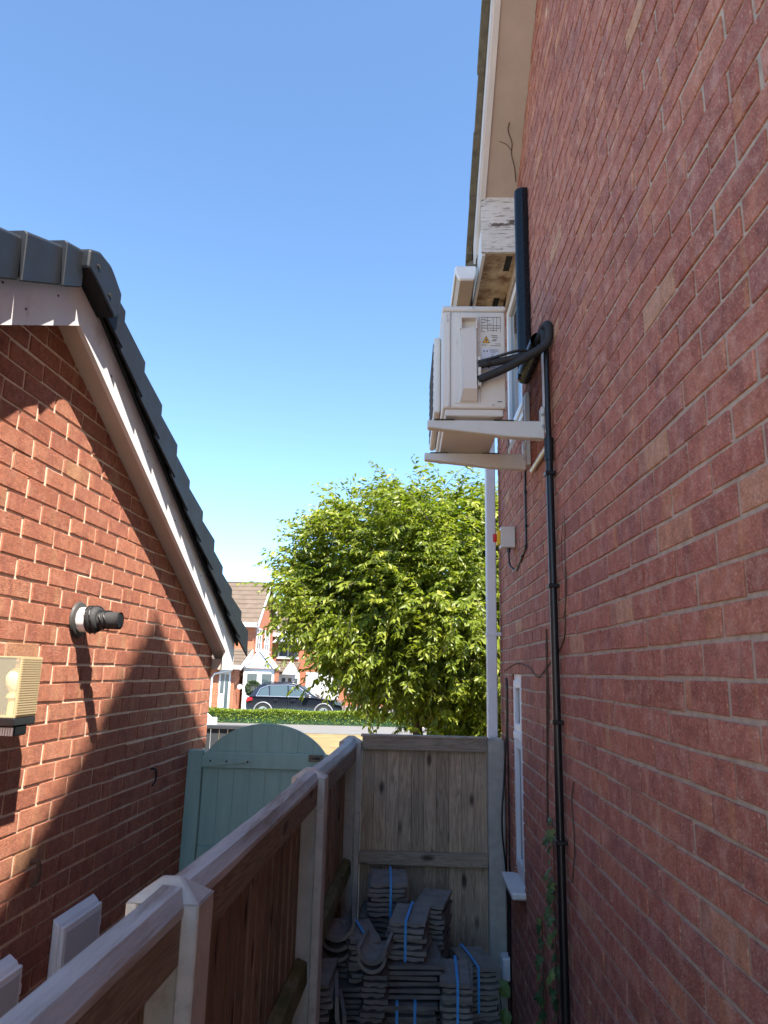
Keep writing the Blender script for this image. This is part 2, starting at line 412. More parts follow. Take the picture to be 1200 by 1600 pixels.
def brick_wall(wall, x0, sgn, y0, y1, z0, z1, halves, holes, mat, to_world, out=.0045, nind=290, phase=0.0, keep=None):
    """wall: parent part. Courses of 75 mm, stretcher bond. Biggest bricks in view become objects, the others one mesh."""
    items = []
    k0 = int(math.floor(z0/.075))
    for k in range(k0, int(math.ceil(z1/.075))):
        za, zb = k*.075+.005, k*.075+.070
        y = y0 - .225 + phase + (k % 2)*.1125
        while y < y1:
            a, b = y+.0065, y+.2185; y += .225
            dz = random.uniform(-.0015, .0015); dy = random.uniform(-.002, .002)
            poly = [(max(a+dy, y0), za+dz), (min(b+dy, y1), za+dz), (min(b+dy, y1), zb+dz), (max(a+dy, y0), zb+dz)]
            if poly[1][0]-poly[0][0] < .03: continue
            parts = [poly]
            for (ha, hb, hc, hd) in holes:       # y range, z range
                nxt = []
                for q in parts:
                    if max(p[1] for p in q) <= hc+.01 or min(p[1] for p in q) >= hd-.01 or max(p[0] for p in q) <= ha or min(p[0] for p in q) >= hb: nxt.append(q); continue
                    l = clip(q, 1, 0, ha); r = clip(q, -1, 0, -hb)
                    for c_ in (l, r):
                        if len(c_) > 2 and max(p[0] for p in c_)-min(p[0] for p in c_) > .02: nxt.append(c_)
                parts = nxt
            for q in parts:
                whole = len(q) == 4 and q is poly and a > y0 and b < y1
                for (ca, cb, cc) in halves:
                    n0 = q; q = clip(q, ca, cb, cc)
                    if len(q) < 3: break
                    if q != n0: whole = False
                if len(q) < 3: continue
                ar = abs(sum(q[i][0]*q[(i+1) % len(q)][1]-q[(i+1) % len(q)][0]*q[i][1] for i in range(len(q))))/2
                if ar < .0006: continue
                # projected area
                pr = [project(to_world(x0, p[0], p[1])) for p in q]
                pa = 0
                if all(pr):
                    pa = abs(sum(pr[i][0]*pr[(i+1) % len(pr)][1]-pr[(i+1) % len(pr)][0]*pr[i][1] for i in range(len(pr))))/2
                    mx = sum(p[0] for p in pr)/len(pr); my = sum(p[1] for p in pr)/len(pr)
                    if not (-20 < mx < 1220 and -20 < my < 1620): pa = 0
                items.append([pa, q, whole])
    items.sort(key=lambda t: -t[0])
    variants = []
    for i in range(10):
        m = MB(); brick_poly(m, [(-.106, -.0325), (.106, -.0325), (.106, .0325), (-.106, .0325)], out, .02, .0026, .0018, 0, sgn)
        variants.append(m.mesh('brick', mat))
    cnt = 0; rest = MB(); org = ORG[wall]
    for pa, q, whole in items:
        t = random.random()
        t = t*.9 if random.random() > .025 else random.uniform(.95, 1)
        if pa > 0 and cnt < nind and whole:
            o = bpy.data.objects.new('brick', random.choice(variants)); COL.objects.link(o); o.parent = wall
            cy = sum(p[0] for p in q)/4; cz = sum(p[1] for p in q)/4
            o.location = (x0-org[0]+sgn*random.uniform(-.001, .0012), cy-org[1], cz-org[2])
            o.rotation_euler = (random.uniform(-.006, .006), 0, random.uniform(-.004, .004)); o['tone'] = t; cnt += 1
        else:
            rest.tone = t; brick_poly(rest, q, out+random.uniform(-.001, .0012), .02, .0024, .0018, x0, sgn)
    rest.build('brickwork', mat, wall, kind='stuff')

# ================================================================== THE SETTING
GZ = -G
def sheet(name, x0, x1, y0, y1, z, mat):
    return MB().add([(x0, y0, z), (x1, y0, z), (x1, y1, z), (x0, y1, z)], [(0, 1, 2, 3)]).build(name, mat, kind='structure')
sheet('ground', -600, 600, -600, 900, GZ-.012, 'soil')
sheet('lawn', -30, 30, 6.2, 26.2, GZ-.004, 'lawn')
sheet('pavement', -40, 40, 26.2, 30.15, GZ+.004, 'road')
sheet('driveway', -40, 40, 31.0, 60, GZ+.0, 'road')
sheet('side_path', -.36, .634, -3, 4.6, GZ+.004, 'soil')

# ================================================================== RIGHT HOUSE
W = .635
AP_Y, AP_Z, KR = 1.2, 4.864, .78          # gable apex (soffit line on the wall) and slope
BOX_Y, SOF_Z, END_Y = 3.83, 2.46, 4.82
def gable_z(y): return AP_Z - KR*abs(y-AP_Y)
house = thing('brick_house', 'tall two-storey red brick house with shaded gable wall along the right side', 'house', (W+2, 1, GZ))
G1 = (3.97, 4.33, -1.10, .012)           # ground floor window: y0,y1,z0,z1
G2 = (3.72, 4.36, 1.40, 2.37)             # first floor window
wm = MB()
def wall_poly(poly): wm.prism(poly, 'x', W, W+.11)
ys = [-3.2, G2[0], G1[0], G1[1], G2[1], BOX_Y]
# pieces round the two openings
def band(ya, yb, za, zb):
    poly = [(ya, za), (yb, za), (yb, zb), (ya, zb)]
    poly = clip(poly, KR, 1, AP_Z+KR*AP_Y); poly = clip(poly, -KR, 1, AP_Z-KR*AP_Y)
    if len(poly) > 2: wall_poly(poly)
band(-3.2, G2[0], GZ, 6)
band(G2[0], BOX_Y, GZ, G2[2]); band(G2[0], BOX_Y, G2[3], 6)
band(BOX_Y, G1[0], GZ, G2[2]); band(BOX_Y, G1[0], G2[3], SOF_Z+.08)
band(G1[0], G1[1], GZ, G1[2]); band(G1[0], G1[1], G1[3], G2[2]); band(G1[0], G1[1], G2[3], SOF_Z+.08)
band(G1[1], G2[1], GZ, G2[2]); band(G1[1], G2[1], G2[3], SOF_Z+.08)
band(G2[1], END_Y, GZ, SOF_Z+.08)
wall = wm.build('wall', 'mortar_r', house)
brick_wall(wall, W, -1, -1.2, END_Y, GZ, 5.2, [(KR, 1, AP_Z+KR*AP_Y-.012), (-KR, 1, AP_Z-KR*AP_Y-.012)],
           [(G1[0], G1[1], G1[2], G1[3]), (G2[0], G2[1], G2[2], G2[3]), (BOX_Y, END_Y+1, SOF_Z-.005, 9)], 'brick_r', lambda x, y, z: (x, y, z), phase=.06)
# front and back return walls (plain brick, not seen from the photo)
B(((W+.002, END_Y-.1, GZ), (9, END_Y+.001, SOF_Z+.06)), ((W+.112, -3.2, GZ), (9, -3.1, AP_Z-KR*4.2))).build('return_wall', 'farbrick2', house)
# brick reveals of the window openings
rv = MB()
for (a, b, c, d) in (G1, G2):
    k = math.ceil(c/.075)
    while (k+1)*.075 <= d+.03:
        for yy, sg in ((b, -1), (a, 1)):
            rv.tone = random.random(); rv.box((W+.0, yy, k*.075+.005), (W+.075, yy+sg*.004, min(d, k*.075+.07)))
        k += 1
rv.build('reveal_bricks', 'brick_r', wall, kind='stuff')

def window(par, a, b, c, d, transom=None, sill=True, name='window'):
    x = W+.012; fw = .055; pr = MB()
    w = B(((x, a+.004, c+.03), (x+.06, a+fw, d-.004)), ((x, b-fw, c+.03), (x+.06, b-.0045, d-.004)), ((x+.001, a+fw, d-fw), (x+.059, b-fw, d-.005)), ((x+.001, a+fw, c+.031), (x+.059, b-fw, c+.03+fw)))
    wo = w.build(name, 'upvc', par, bevel=.006)
    # casement sash standing a little proud
    zt = transom or d
    sash = []
    segs = [(c+.03+fw-.012, (transom or d-fw+.012)-(.022 if transom else 0))]
    if transom: segs.append((transom+.022, d-fw+.012))
    for (s0, s1) in segs:
        y0, y1 = a+fw-.012, b-fw+.012; t = .045
        m = B(((x-.012, y0, s0), (x+.03, y0+t, s1)), ((x-.012, y1-t, s0), (x+.03, y1, s1)), ((x-.011, y0+t, s0), (x+.029, y1-t, s0+t)), ((x-.011, y0+t, s1-t), (x+.029, y1-t, s1)))
        m.build('sash', 'upvc', wo, bevel=.005)
        B(((x+.01, y0+t-.004, s0+t-.004), (x+.018, y1-t+.004, s1-t+.004))).build('pane', 'glass', wo)
    if transom: B(((x-.018, a+fw, transom-.024), (x+.04, b-fw, transom+.024))).build('transom', 'upvc', wo, bevel=.006)
    if sill: B(((W-.075, a-.03, c-.012), (W+.07, b+.02, c+.022))).build('sill', 'upvc_dirty', wo, bevel=.008, label='white sill chipped to bare red at its near end')
    return wo
window(house, *G1, transom=-.335)
window(house, *G2, transom=None, sill=False)
# dark room behind the panes
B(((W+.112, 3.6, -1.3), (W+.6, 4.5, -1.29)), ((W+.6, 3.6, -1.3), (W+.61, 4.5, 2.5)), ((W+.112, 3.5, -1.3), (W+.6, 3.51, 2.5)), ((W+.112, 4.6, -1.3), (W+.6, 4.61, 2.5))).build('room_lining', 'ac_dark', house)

# --- verge: soffit board, bargeboard, tile edges, roof slope (both halves of the gable)
X_TILE, X_FAS, X_SOF = .36, .398, .447
def slope_prism(mb, x0, x1, dz0, dz1, ya, yb, side=1):
    """slab following the gable: dz offsets from the soffit line, ya..yb measured from the apex (horizontal run)"""
    P = []
    for y, dz in ((ya, dz0), (yb, dz0), (yb, dz1), (ya, dz1)): P.append((AP_Y+side*y, AP_Z-KR*y+dz))
    mb.prism(P, 'x', x0, x1)
roof = MB()
RUN = BOX_Y-AP_Y
slope_prism(roof, .40, 7, .17, .21, 0, 3.35, 1); slope_prism(roof, .40, 7, .17, .21, 0, 4.3, -1)
roof_o = roof.build('roof', 'roof_far', house)
for side, rn in ((1, RUN), (-1, 4.3)):
    m = MB(); slope_prism(m, X_SOF, W-.0005, 0, .012, 0, rn, side); m.build('soffit_board', 'soffit', house)
    m = MB(); slope_prism(m, X_FAS+.02, X_SOF-.001, -.012, .16, 0, rn+.25, side); m.build('bargeboard', 'upvc_dirty', house)
    m = MB(); slope_prism(m, X_FAS+.004, X_FAS+.019, -.004, .165, 0, rn+.3, side); m.build('barge_cover', 'upvc', house)
    # lichened tile edges, one piece per course
    n = int(rn*1.0/.27)+3
    for i in range(n):
        y0 = i*.27; y1 = min(y0+.30, rn+.42)
        if y1-y0 < .05: continue
        m = MB(); P = []
        e = random.uniform(-.004, .004)
        for y, dz in ((y0, .075), (y1, .088+e), (y1, .135+e), (y0, .118)): P.append((AP_Y+side*y, AP_Z-KR*y+dz+.055))
        m.prism(P, 'x', X_TILE+e, X_FAS+.003); m.build('verge_tile', 'tile_edge', house, bevel=.004)
# beam filler under the verge tiles so no daylight shows
# --- boxed eave beyond the gable foot
B(((X_FAS+.022, BOX_Y-.018, SOF_Z-.002), (W-.001, BOX_Y, gable_z(BOX_Y)+.14))).build('box_end_board', 'peeling', house, label='white painted board with flaking paint closing the boxed eave')
B(((X_SOF, BOX_Y+.001, SOF_Z), (W-.0006, 5.12, SOF_Z+.012))).build('eave_soffit', 'stained', house, label='water-stained plywood soffit with two dark vent slots')
for q in (.03, .52): B(((.575-q*.03, BOX_Y+q, SOF_Z-.003), (.612-q*.03, BOX_Y+q+.16, SOF_Z+.004))).build('soffit_vent', 'verge_dark', house)
B(((X_FAS+.028, BOX_Y+.002, SOF_Z-.015), (X_SOF-.002, 5.14, SOF_Z+.2))).build('fascia_board', 'upvc_dirty', house)
# gutter: ogee-like trough with end cap and white lip
gp = [(.285, SOF_Z+.03), (.29, SOF_Z-.02), (.31, SOF_Z-.055), (.395, SOF_Z-.055), (.405, SOF_Z-.02), (.405, SOF_Z+.03)]
m = MB(); GY0 = 4.02
for i in range(len(gp)-1):
    (xa, za), (xb, zb) = gp[i], gp[i+1]
    dx, dz = xb-xa, zb-za; ln = math.hypot(dx, dz); nx, nz = dz/ln*.004, -dx/ln*.004
    m.prism([(xa, za), (xb, zb), (xb-nx, zb-nz), (xa-nx, za-nz)], 'y', GY0+.02, 5.2)
gut = m.build('gutter', 'soffit', house)
m = MB(); m.prism([(.278, SOF_Z+.036), (.284, SOF_Z-.024), (.305, SOF_Z-.06), (.398, SOF_Z-.06), (.41, SOF_Z-.024), (.412, SOF_Z+.036)], 'y', GY0, GY0+.03)
m.build('gutter_end_cap', 'upvc', gut, bevel=.008)
B(((.276, GY0+.03, SOF_Z-.012), (.288, 5.2, SOF_Z+.036))).build('gutter_lip', 'upvc', gut, bevel=.003)
# wing roof above the eave
m = MB(); m.prism([(.36, SOF_Z+.07), (4.4, SOF_Z+.07+4.04*.62), (4.4, SOF_Z+.12+4.04*.62), (.36, SOF_Z+.12)], 'y', BOX_Y+.30, 5.2)
m.build('wing_roof', 'tile_edge', house)
# downpipe near the far corner
dpp = B(((.537, 4.735, GZ), (.602, 4.80, SOF_Z-.06))).build('downpipe', 'upvc', house, bevel=.006, label='square white downpipe at the far corner of the house')
for zz in (.255, -1.2, 1.75): B(((.533, 4.731, zz-.012), (W-.004, 4.804, zz+.012))).build('pipe_clip', 'upvc', dpp, bevel=.003)

# ================================================================== NEIGHBOUR'S GABLE (left)
nb = thing('neighbour_garage', 'low red brick gable building with charcoal roof edge, sunlit on the left', 'building', (-2.5, 2.5, GZ), 'L')
S_A, S_E, KL = 2.50, 4.87, .512           # apex position, far corner, slope
Z_A = 1.31                                # bargeboard bottom line at the apex (outer face)
def lz(s): return Z_A - KL*abs(s-S_A)
S_B = 2*S_A-S_E
wp = [(S_B, GZ), (S_E, GZ), (S_E, lz(S_E)+.05), (S_A, Z_A+.05), (S_B, lz(S_B)+.05)]
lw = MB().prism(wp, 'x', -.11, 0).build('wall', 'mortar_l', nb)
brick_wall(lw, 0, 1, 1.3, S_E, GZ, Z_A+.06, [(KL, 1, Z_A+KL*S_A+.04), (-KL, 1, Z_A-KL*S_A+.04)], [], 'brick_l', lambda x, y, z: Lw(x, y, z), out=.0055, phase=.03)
B(((-5, S_E-.11, GZ), (-.001, S_E-.001, lz(S_E)+.02)), ((-5, S_B, GZ), (-.112, S_B+.1, lz(S_B)+.02))).build('return_wall', 'farbrick2', nb)
def rake(mb, n0, n1, a0, a1, ra, rb, side):
    P = [(S_A+side*ra, Z_A-KL*ra+a0), (S_A+side*rb, Z_A-KL*rb+a0), (S_A+side*rb, Z_A-KL*rb+a1), (S_A+side*ra, Z_A-KL*ra+a1)]
    mb.prism(P, 'x', n0, n1)
RL = S_E-S_A+.19
for side in (1, -1):
    m = MB(); rake(m, .082, .102, 0, .25, 0, RL, side); m.build('bargeboard', 'barge', nb, label='off-white bargeboard splashed with sunlight below the roof edge' if side == 1 else None)
    m = MB(); rake(m, .0, .081, .004, .02, 0, RL-.02, side); m.build('soffit_board', 'soffit', nb)
    m = MB(); rake(m, -5, .104, .252, .285, 0, RL+.06, side); m.build('roof_slope', 'verge_dark', nb)
    # interlocking verge caps: each flares out at its lower end
    n = 11; step = (RL+.12)/n
    for i in range(n if side == 1 else 8):
        r0, r1 = i*step+(.10 if i == 0 else 0), (i+1)*step+.012
        m = MB(); fl = .022+random.uniform(-.005, .005); r1 += random.uniform(-.006, .01)
        def Q(r, a): return (S_A+side*r, Z_A-KL*r+a)
        sec = []
        for (r, o) in ((r0, 0.0), (r1, fl)):
            s_, z_ = Q(r, 0)
            sec.append([(-.25, s_, z_+.322+o), (.128+o, s_, z_+.322+o), (.140+o, s_, z_+.310+o), (.144+o, s_, z_+.160-o*.3), (.134+o, s_, z_+.158-o*.3), (.12+o, s_, z_+.290+o), (-.25, s_, z_+.295+o)])
        vs = sec[0]+sec[1]; k = 7
        m.add(vs, [tuple(range(k)), tuple(range(k, 2*k))]+[(j, (j+1) % k, k+(j+1) % k, k+j) for j in range(k)])
        vt = m.build('verge_cap', 'verge', nb, bevel=.003)
        # dark gap under the overlap
    m = MB(); rake(m, .1025, .118, .175, .251, .1, RL+.04, side); m.build('verge_batten', 'verge_dark', nb)
for rr, aa, sd_ in ((.36, .06, -1), (.18, .12, -1), (.5, .15, -1), (.3, .07, 1), (.75, .1, 1), (1.2, .08, 1), (1.7, .1, 1), (2.2, .09, 1)):
    MB().tube([(.1021, S_A+sd_*rr, lz(S_A+rr)+aa), (.1045, S_A+sd_*rr, lz(S_A+rr)+aa)], .004, 8).build('nail', 'verge_dark', nb)
# box end at the eave foot
eb = lz(S_E+.19)
m = MB().prism([(S_E-.02, lz(S_E-.02)), (S_E+.192, eb+.0), (S_E+.192, eb-.012), (S_E-.02, eb-.012)], 'x', .0825, .1025); m.build('box_end', 'barge', nb)
B(((-.2, S_E+.002, eb-.011), (.081, S_E+.19, eb+.06))).build('eave_box', 'soffit', nb)
# ridge end cap
m = MB()
capP = [(S_A-.12, Z_A+.262), (S_A-.05, Z_A+.295), (S_A+.05, Z_A+.295), (S_A+.085, Z_A+.28), (S_A+.17, Z_A+.232), (S_A+.17, Z_A+.13), (S_A+.12, Z_A+.095), (S_A-.02, Z_A+.15), (S_A-.12, Z_A+.18)]
m.prism(capP, 'x', .09, .176); rc = m.build('ridge_end_cap', 'verge', nb, bevel=.012, seg=2)
m = MB(); m.prism([(S_A-.11, Z_A+.25), (S_A-.06, Z_A+.292), (S_A+.06, Z_A+.292), (S_A+.11, Z_A+.25)], 'x', -5, .089); m.build('ridge_tile_row', 'verge', nb)
for (ss, zz) in ((S_A-.055, Z_A+.225), (S_A+.06, Z_A+.165)):
    m = MB(); m.tube([(.172, ss, zz), (.181, ss, zz)], .009, 8); m.build('bolt', 'verge_dark', rc)

# ================================================================== FENCE
fg = 'concrete fence posts'
FN = 1.0
def post_top(mb, n0, n1, s0, s1, zb, zt):
    cx, cy = (n0+n1)/2, (s0+s1)/2; i = .018
    mb.add([(n0, s0, zb), (n1, s0, zb), (n1, s1, zb), (n0, s1, zb), (cx-i, cy-.004, zt), (cx+i, cy-.004, zt), (cx+i, cy+.004, zt), (cx-i, cy+.004, zt)],
           [(0, 1, 5, 4), (1, 2, 6, 5), (2, 3, 7, 6), (3, 0, 4, 7), (4, 5, 6, 7), (3, 2, 1, 0)])
def conc_post(s, label):
    t = thing('fence_post', label, 'fence post', (FN, s, GZ), 'L', fg)
    n0, n1 = FN-.07, FN+.07; h = .05
    # H section: slots for the panels on both sides
    P = [(n0, s-h), (FN-.046, s-h), (FN-.046, s-.02), (FN+.036, s-.02), (FN+.036, s-h), (n1, s-h), (n1, s+h), (FN+.036, s+h), (FN+.036, s+.02), (FN-.046, s+.02), (FN-.046, s+h), (n0, s+h)]
    m = MB()
    n = len(P); vs = [(p[0], p[1], GZ) for p in P]+[(p[0], p[1], -.436) for p in P]
    m.add(vs, [(i, (i+1) % n, n+(i+1) % n, n+i) for i in range(n)])
    m.add([(n0, s-h, -.436), (n1, s-h, -.436), (n1, s+h, -.436), (n0, s+h, -.436)], [(0, 1, 2, 3)])
    m.build('shaft', 'concrete_pale', t, bevel=.004)
    m = MB(); post_top(m, n0-.001, n1+.001, s-h-.001, s+h+.001, -.4355, -.398); m.build('weathered_cap', 'concrete_pale', t, bevel=.004)
    return t
P0, P1, P2, P3 = -.17, 1.48, 3.11, 4.66
conc_post(P1, 'pale concrete fence post with pyramid cap nearest the camera')
conc_post(P2, 'pale concrete fence post halfway along the left fence')
conc_post(P3, 'slim pale concrete corner post where both fence runs meet')
def fence_run(s0, s1, label, nboards):
    t = thing('timber_fence', label, 'fence', (FN, s0, GZ), 'L', 'timber fence panels')
    a, b = s0+.022, s1-.022
    w = (b-a)/nboards
    proto = MB().add([(FN-.04, 0, GZ+.15), (FN-.022, 0, GZ+.15), (FN-.028, w*1.12, GZ+.15), (FN-.04, w*1.12, GZ+.15), (FN-.04, 0, -.49), (FN-.022, 0, -.49), (FN-.028, w*1.12, -.49), (FN-.04, w*1.12, -.49)],
                     [(0, 1, 2, 3), (4, 5, 6, 7), (0, 1, 5, 4), (1, 2, 6, 5), (2, 3, 7, 6), (3, 0, 4, 7)]).mesh('board', 'board_red', Vector((FN, 0, GZ)))
    for i in range(nboards):
        o = bpy.data.objects.new('board', proto); COL.objects.link(o); o.parent = t; o['tone'] = random.random()
        y = a+i*w-s0
        if i == nboards-1: o.scale = (1, .89, 1)
        o.location = (random.uniform(-.002, .002), y, random.uniform(-.004, .003)); o.rotation_euler = (random.uniform(-.002, .002), 0, 0)
    B(((FN-.045, a-.002, GZ), (FN+.02, b+.002, GZ+.15))).build('gravel_board', 'concrete', t)
    # rails on this side
    B(((FN-.0215, a, -.54), (FN+.04, b, -.4555))).build('rail', 'rail_y', t, bevel=.004)
    for zz in (-1.15, -1.85):
        m = MB().prism([(FN-.0205, zz-.045), (FN+.026, zz-.045), (FN+.022, zz+.03), (FN-.0205, zz+.045)], 'y', a, b); m.build('rail', 'rail_moss', t, bevel=.003, label='fence rail green with algae')
    # bleached capping, chamfered, slightly sagging
    m = MB(); N = 12; sec = [(-.022, -.455), (.042, -.455), (.042, -.437), (.026, -.4125), (-.010, -.4095), (-.022, -.42)]
    rows = []
    for i in range(N+1):
        y = a+(b-a)*i/N; sag = -.006*math.sin(math.pi*i/N)+random.uniform(-.0012, .0012)
        rows += [(FN+p[0]+random.uniform(-.0008, .0008), y, p[1]+(sag if p[1] > -.44 else 0)) for p in sec]
    k = len(sec); fs = [tuple(range(k)), tuple(range(N*k, N*k+k))]
    for i in range(N):
        fs += [(i*k+j, i*k+(j+1) % k, i*k+k+(j+1) % k, i*k+k+j) for j in range(k)]
    m.add(rows, fs); m.build('capping', 'cap_rail', t)
    return t
fence_run(P0, P1, 'timber fence panel nearest the camera, cut off by the bottom edge', 13)
fence_run(P1, P2, 'long timber fence panel between the two nearest concrete posts', 15)
fence_run(P2, P3, 'short timber fence panel running up to the corner post', 11)
# end panel across the passage (square to the house wall)
EY = 4.66
xe0 = Lw(FN+.07, P3, 0).x+.003; xe1 = .520
t = thing('timber_fence', 'weathered timber fence panel closing the far end of the passage', 'fence', ((xe0+xe1)/2, EY, GZ), None, 'timber fence panels')
nbd = 10; w = (xe1-xe0)/nbd
for i in range(nbd):
    ww = w*random.uniform(.99, 1.01); x = xe0+i*w
    m = MB(); d = random.uniform(0, .004)
    m.prism([(x+.0004, EY+.0125+d), (x+w-.0006, EY+.0075+d), (x+w-.0006, EY+.024), (x+.0004, EY+.024)], 'z', GZ+.02, -.4025)
    m.build('board', 'board_grey', t, bevel=.0016, tone=random.random())
B(((xe0, EY+.0245, GZ+.02), (xe1, EY+.03, -.4025))).build('daylight_block_panel', 'board_red', t)  # added panel, blocks daylight through the gaps between the boards
B(((xe0, EY-.028, -.475), (xe1, EY+.006, -.40))).build('rail', 'rail_x', t, bevel=.003, tone=.35)
B(((xe0-.01, EY-.032, -.3995), (xe1+.008, EY+.034, -.385))).build('capping', 'rail_x', t, bevel=.003, tone=.8)
B(((xe0, EY-.03, -1.135), (xe1, EY+.006, -1.062))).build('rail', 'rail_x', t, bevel=.003, tone=.7)
B(((xe0, EY-.03, -1.9), (xe1, EY+.006, -1.83))).build('rail', 'rail_x', t, bevel=.003, tone=.5)
t = thing('fence_post', 'speckled grey concrete post standing against the house wall', 'fence post', (.573, 4.66, GZ), None, fg)
B(((.522, 4.61, GZ), (.624, 4.71, -.402))).build('shaft', 'concrete', t, bevel=.006)
m = MB(); post_top(m, .523, .623, 4.611, 4.709, -.4015, -.385); m.build('weathered_cap', 'concrete_pale', t)

# ================================================================== GATE
gy = 4.60; gx0, gx1 = -1.285, -.46
t = thing('garden_gate', 'sage green arched boarded garden gate between garage and fence', 'gate', ((gx0+gx1)/2, gy, GZ))
cx = (gx0+.05+gx1)/2; hw = (gx1-gx0-.05)/2
def arch(x): 
    u = (x-cx)/hw; return -.335-.205*(1-math.sqrt(max(0, 1-.86*u*u)))/(1-math.sqrt(.14))
nbd = 8; bw = (gx1-gx0-.05)/nbd
for i in range(nbd):
    a = gx0+.05+i*bw; b = a+bw-.0004
    top = [(a+(b-a)*j/5, arch(a+(b-a)*j/5)) for j in range(6)]
    m = MB(); m.prism([(a, GZ+.06), (b, GZ+.06)]+top[::-1], 'y', gy+.003, gy+.023); m.build('board', 'gate', t, bevel=.0016)
B(((gx0+.052, gy-.022, -.602), (gx1, gy+.002, -.508))).build('ledge', 'gate', t, bevel=.004)
B(((gx0+.052, gy-.022, -1.16), (gx1, gy+.002, -1.05))).build('ledge', 'gate', t, bevel=.004)
B(((gx0+.052, gy-.022, -1.99), (gx1, gy+.002, -1.88))).build('ledge', 'gate', t, bevel=.004)
m = MB(); m.prism([(gx0+.06, -1.9), (gx0+.15, -1.9), (gx1-.02, -1.17), (gx1-.11, -1.17)], 'y', gy-.0215, gy+.0018); m.build('brace', 'gate', t, bevel=.004)
m = MB().prism([(gx0+.03, -.60), (gx0+.34, -.566), (gx0+.355, -.556), (gx0+.34, -.546), (gx0+.03, -.528)], 'y', gy-.031, gy-.0225); hg = m.build('strap_hinge', 'gate', t, bevel=.002)
for xx in (gx0+.1, gx0+.2, gx0+.33):
    m = MB().tube([(xx, gy-.031, -.56), (xx, gy-.034, -.56)], .006, 8); m.build('screw', 'verge_dark', hg)
B(((gx0+.012, gy-.036, -.63), (gx0+.045, gy-.0305, -.50))).build('hinge_plate', 'gate', t, bevel=.002)
m = MB(); m.tube([(gx1-.1, gy-.035, -.53), (gx1-.08, gy-.04, -.53), (gx1-.05, gy-.035, -.53)], .006, 6); m.box((gx1-.12, gy-.0305, -.55), (gx1-.03, gy-.0225, -.51)); m.build('latch', 'black_pl', t)
t2 = thing('gate_post', 'sage green timber gate post fixed to the garage wall', 'gate post', (gx0, gy, GZ))
B(((gx0-.045, gy-.03, GZ), (gx0+.048, gy+.05, -.50))).build('shaft', 'gate', t2, bevel=.004)
B(((gx0+.02, gy+.051, GZ), (gx0+.05, gy+.07, -.52))).build('gate_stop', 'gate', t2)

# ================================================================== AIR CONDITIONER
AY0, AY1, AX0, AX1, AZ0, AZ1 = 3.0, 3.78, .150, .436, 1.125, 1.655
ac = thing('air_conditioner', 'cream outdoor air conditioning unit on wall brackets', 'air conditioner', ((AX0+AX1)/2, 3.4, AZ0-.035))
cas = B(((AX0, AY0, AZ0+.03), (AX1, AY1, AZ1-.028))).build('casing', 'ac', ac, bevel=.010, seg=3, smooth=True)
B(((AX0-.003, AY0-.003, AZ1-.0275), (AX1+.003, AY1+.003, AZ1))).build('lid', 'ac', ac, bevel=.009, seg=3, smooth=True)
B(((AX0+.014, AY0+.012, AZ0-.003), (AX1-.012, AY1-.012, AZ0+.0295))).build('base_pan', 'ac', ac, bevel=.004)
for yy in (AY0+.09, AY1-.2): B(((AX0-.005, yy, AZ0-.022), (AX1+.02, yy+.05, AZ0-.0035))).build('foot', 'ac', ac, bevel=.003)
# corner channel of the front panel
B(((AX0+.0235, AY0-.004, AZ0+.035), (AX0+.034, AY0+.004, AZ1-.032))).build('panel_seam', 'ac', cas, bevel=.002)
B(((AX0+.014, AY0-.0025, AZ1-.085), (AX0+.0225, AY0+.003, AZ1-.04))).build('panel_clip', 'ac', cas, bevel=.002)
B(((AX0+.0365, AY0-.0012, AZ0+.033), (AX0+.0385, AY0+.002, AZ1-.03))).build('seam_line', 'ink', cas)
# valve cover: recessed panel and the tapering bulge with a hand grip
B(((AX0+.055, AY0-.0035, AZ0+.05), (AX0+.172, AY0+.004, AZ1-.05))).build('side_panel', 'ac', ac, bevel=.004)
m = MB(); bx0, bx1, o = AX0+.077, AX0+.155, AY0-.004
prof = [(AZ1-.065, 0, 0, .0), (AZ1-.066, 0, 0, .042), (AZ1-.083, 0, .0, .042), (AZ1-.0835, .001, .001, .004), (AZ1-.13, .001, .001, .006), (AZ1-.1305, .001, .001, .032), (AZ1-.2, .004, .001, .038), (AZ1-.30, .010, .002, .046), (AZ0+.13, .010, .002, .055), (AZ0+.1, .008, .001, .055), (AZ0+.06, .0, -.003, .012), (AZ0+.055, 0, -.003, 0)]
vs = []
for z, a, b, d in prof: vs += [(bx0+a, o, z), (bx0+a+.004, o-d, z), (bx1-b-.004, o-d, z), (bx1-b, o, z)]
fs = []
for i in range(len(prof)-1):
    for j in range(3): fs.append((i*4+j, i*4+j+1, i*4+4+j+1, i*4+4+j))
m.add(vs, fs); m.build('valve_cover', 'ac', ac)
for xx in (bx0+.001, bx1-.008): B(((xx, o-.036, AZ1-.1315), (xx+.007, o, AZ1-.0832))).build('grip_cheek', 'ac', ac)
B(((bx1-.001, o-.04, AZ0+.12), (bx1+.016, o, AZ0+.26))).build('pipe_outlet', 'ac', ac, bevel=.003)
for (xx, zz) in ((AX0+.065, AZ0+.345), (AX0+.165, AZ0+.348), (AX0+.14, AZ1-.013), (AX0+.026, AZ1-.075), (AX0+.026, AZ0+.045), (AX1-.06, AZ0+.045)):
    m = MB().tube([(xx, AY0-.002, zz), (xx, AY0-.007, zz)], .0042, 8); m.build('screw', 'steel', cas)
# fan grille on the front face (seen edge-on)
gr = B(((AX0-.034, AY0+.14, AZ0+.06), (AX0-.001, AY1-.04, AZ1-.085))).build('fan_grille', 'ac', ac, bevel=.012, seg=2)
for i in range(9): B(((AX0-.0375, AY0+.17, AZ0+.09+i*.04), (AX0-.0342, AY1-.08, AZ0+.1+i*.04))).build('grille_bar', 'ac_dark', gr)
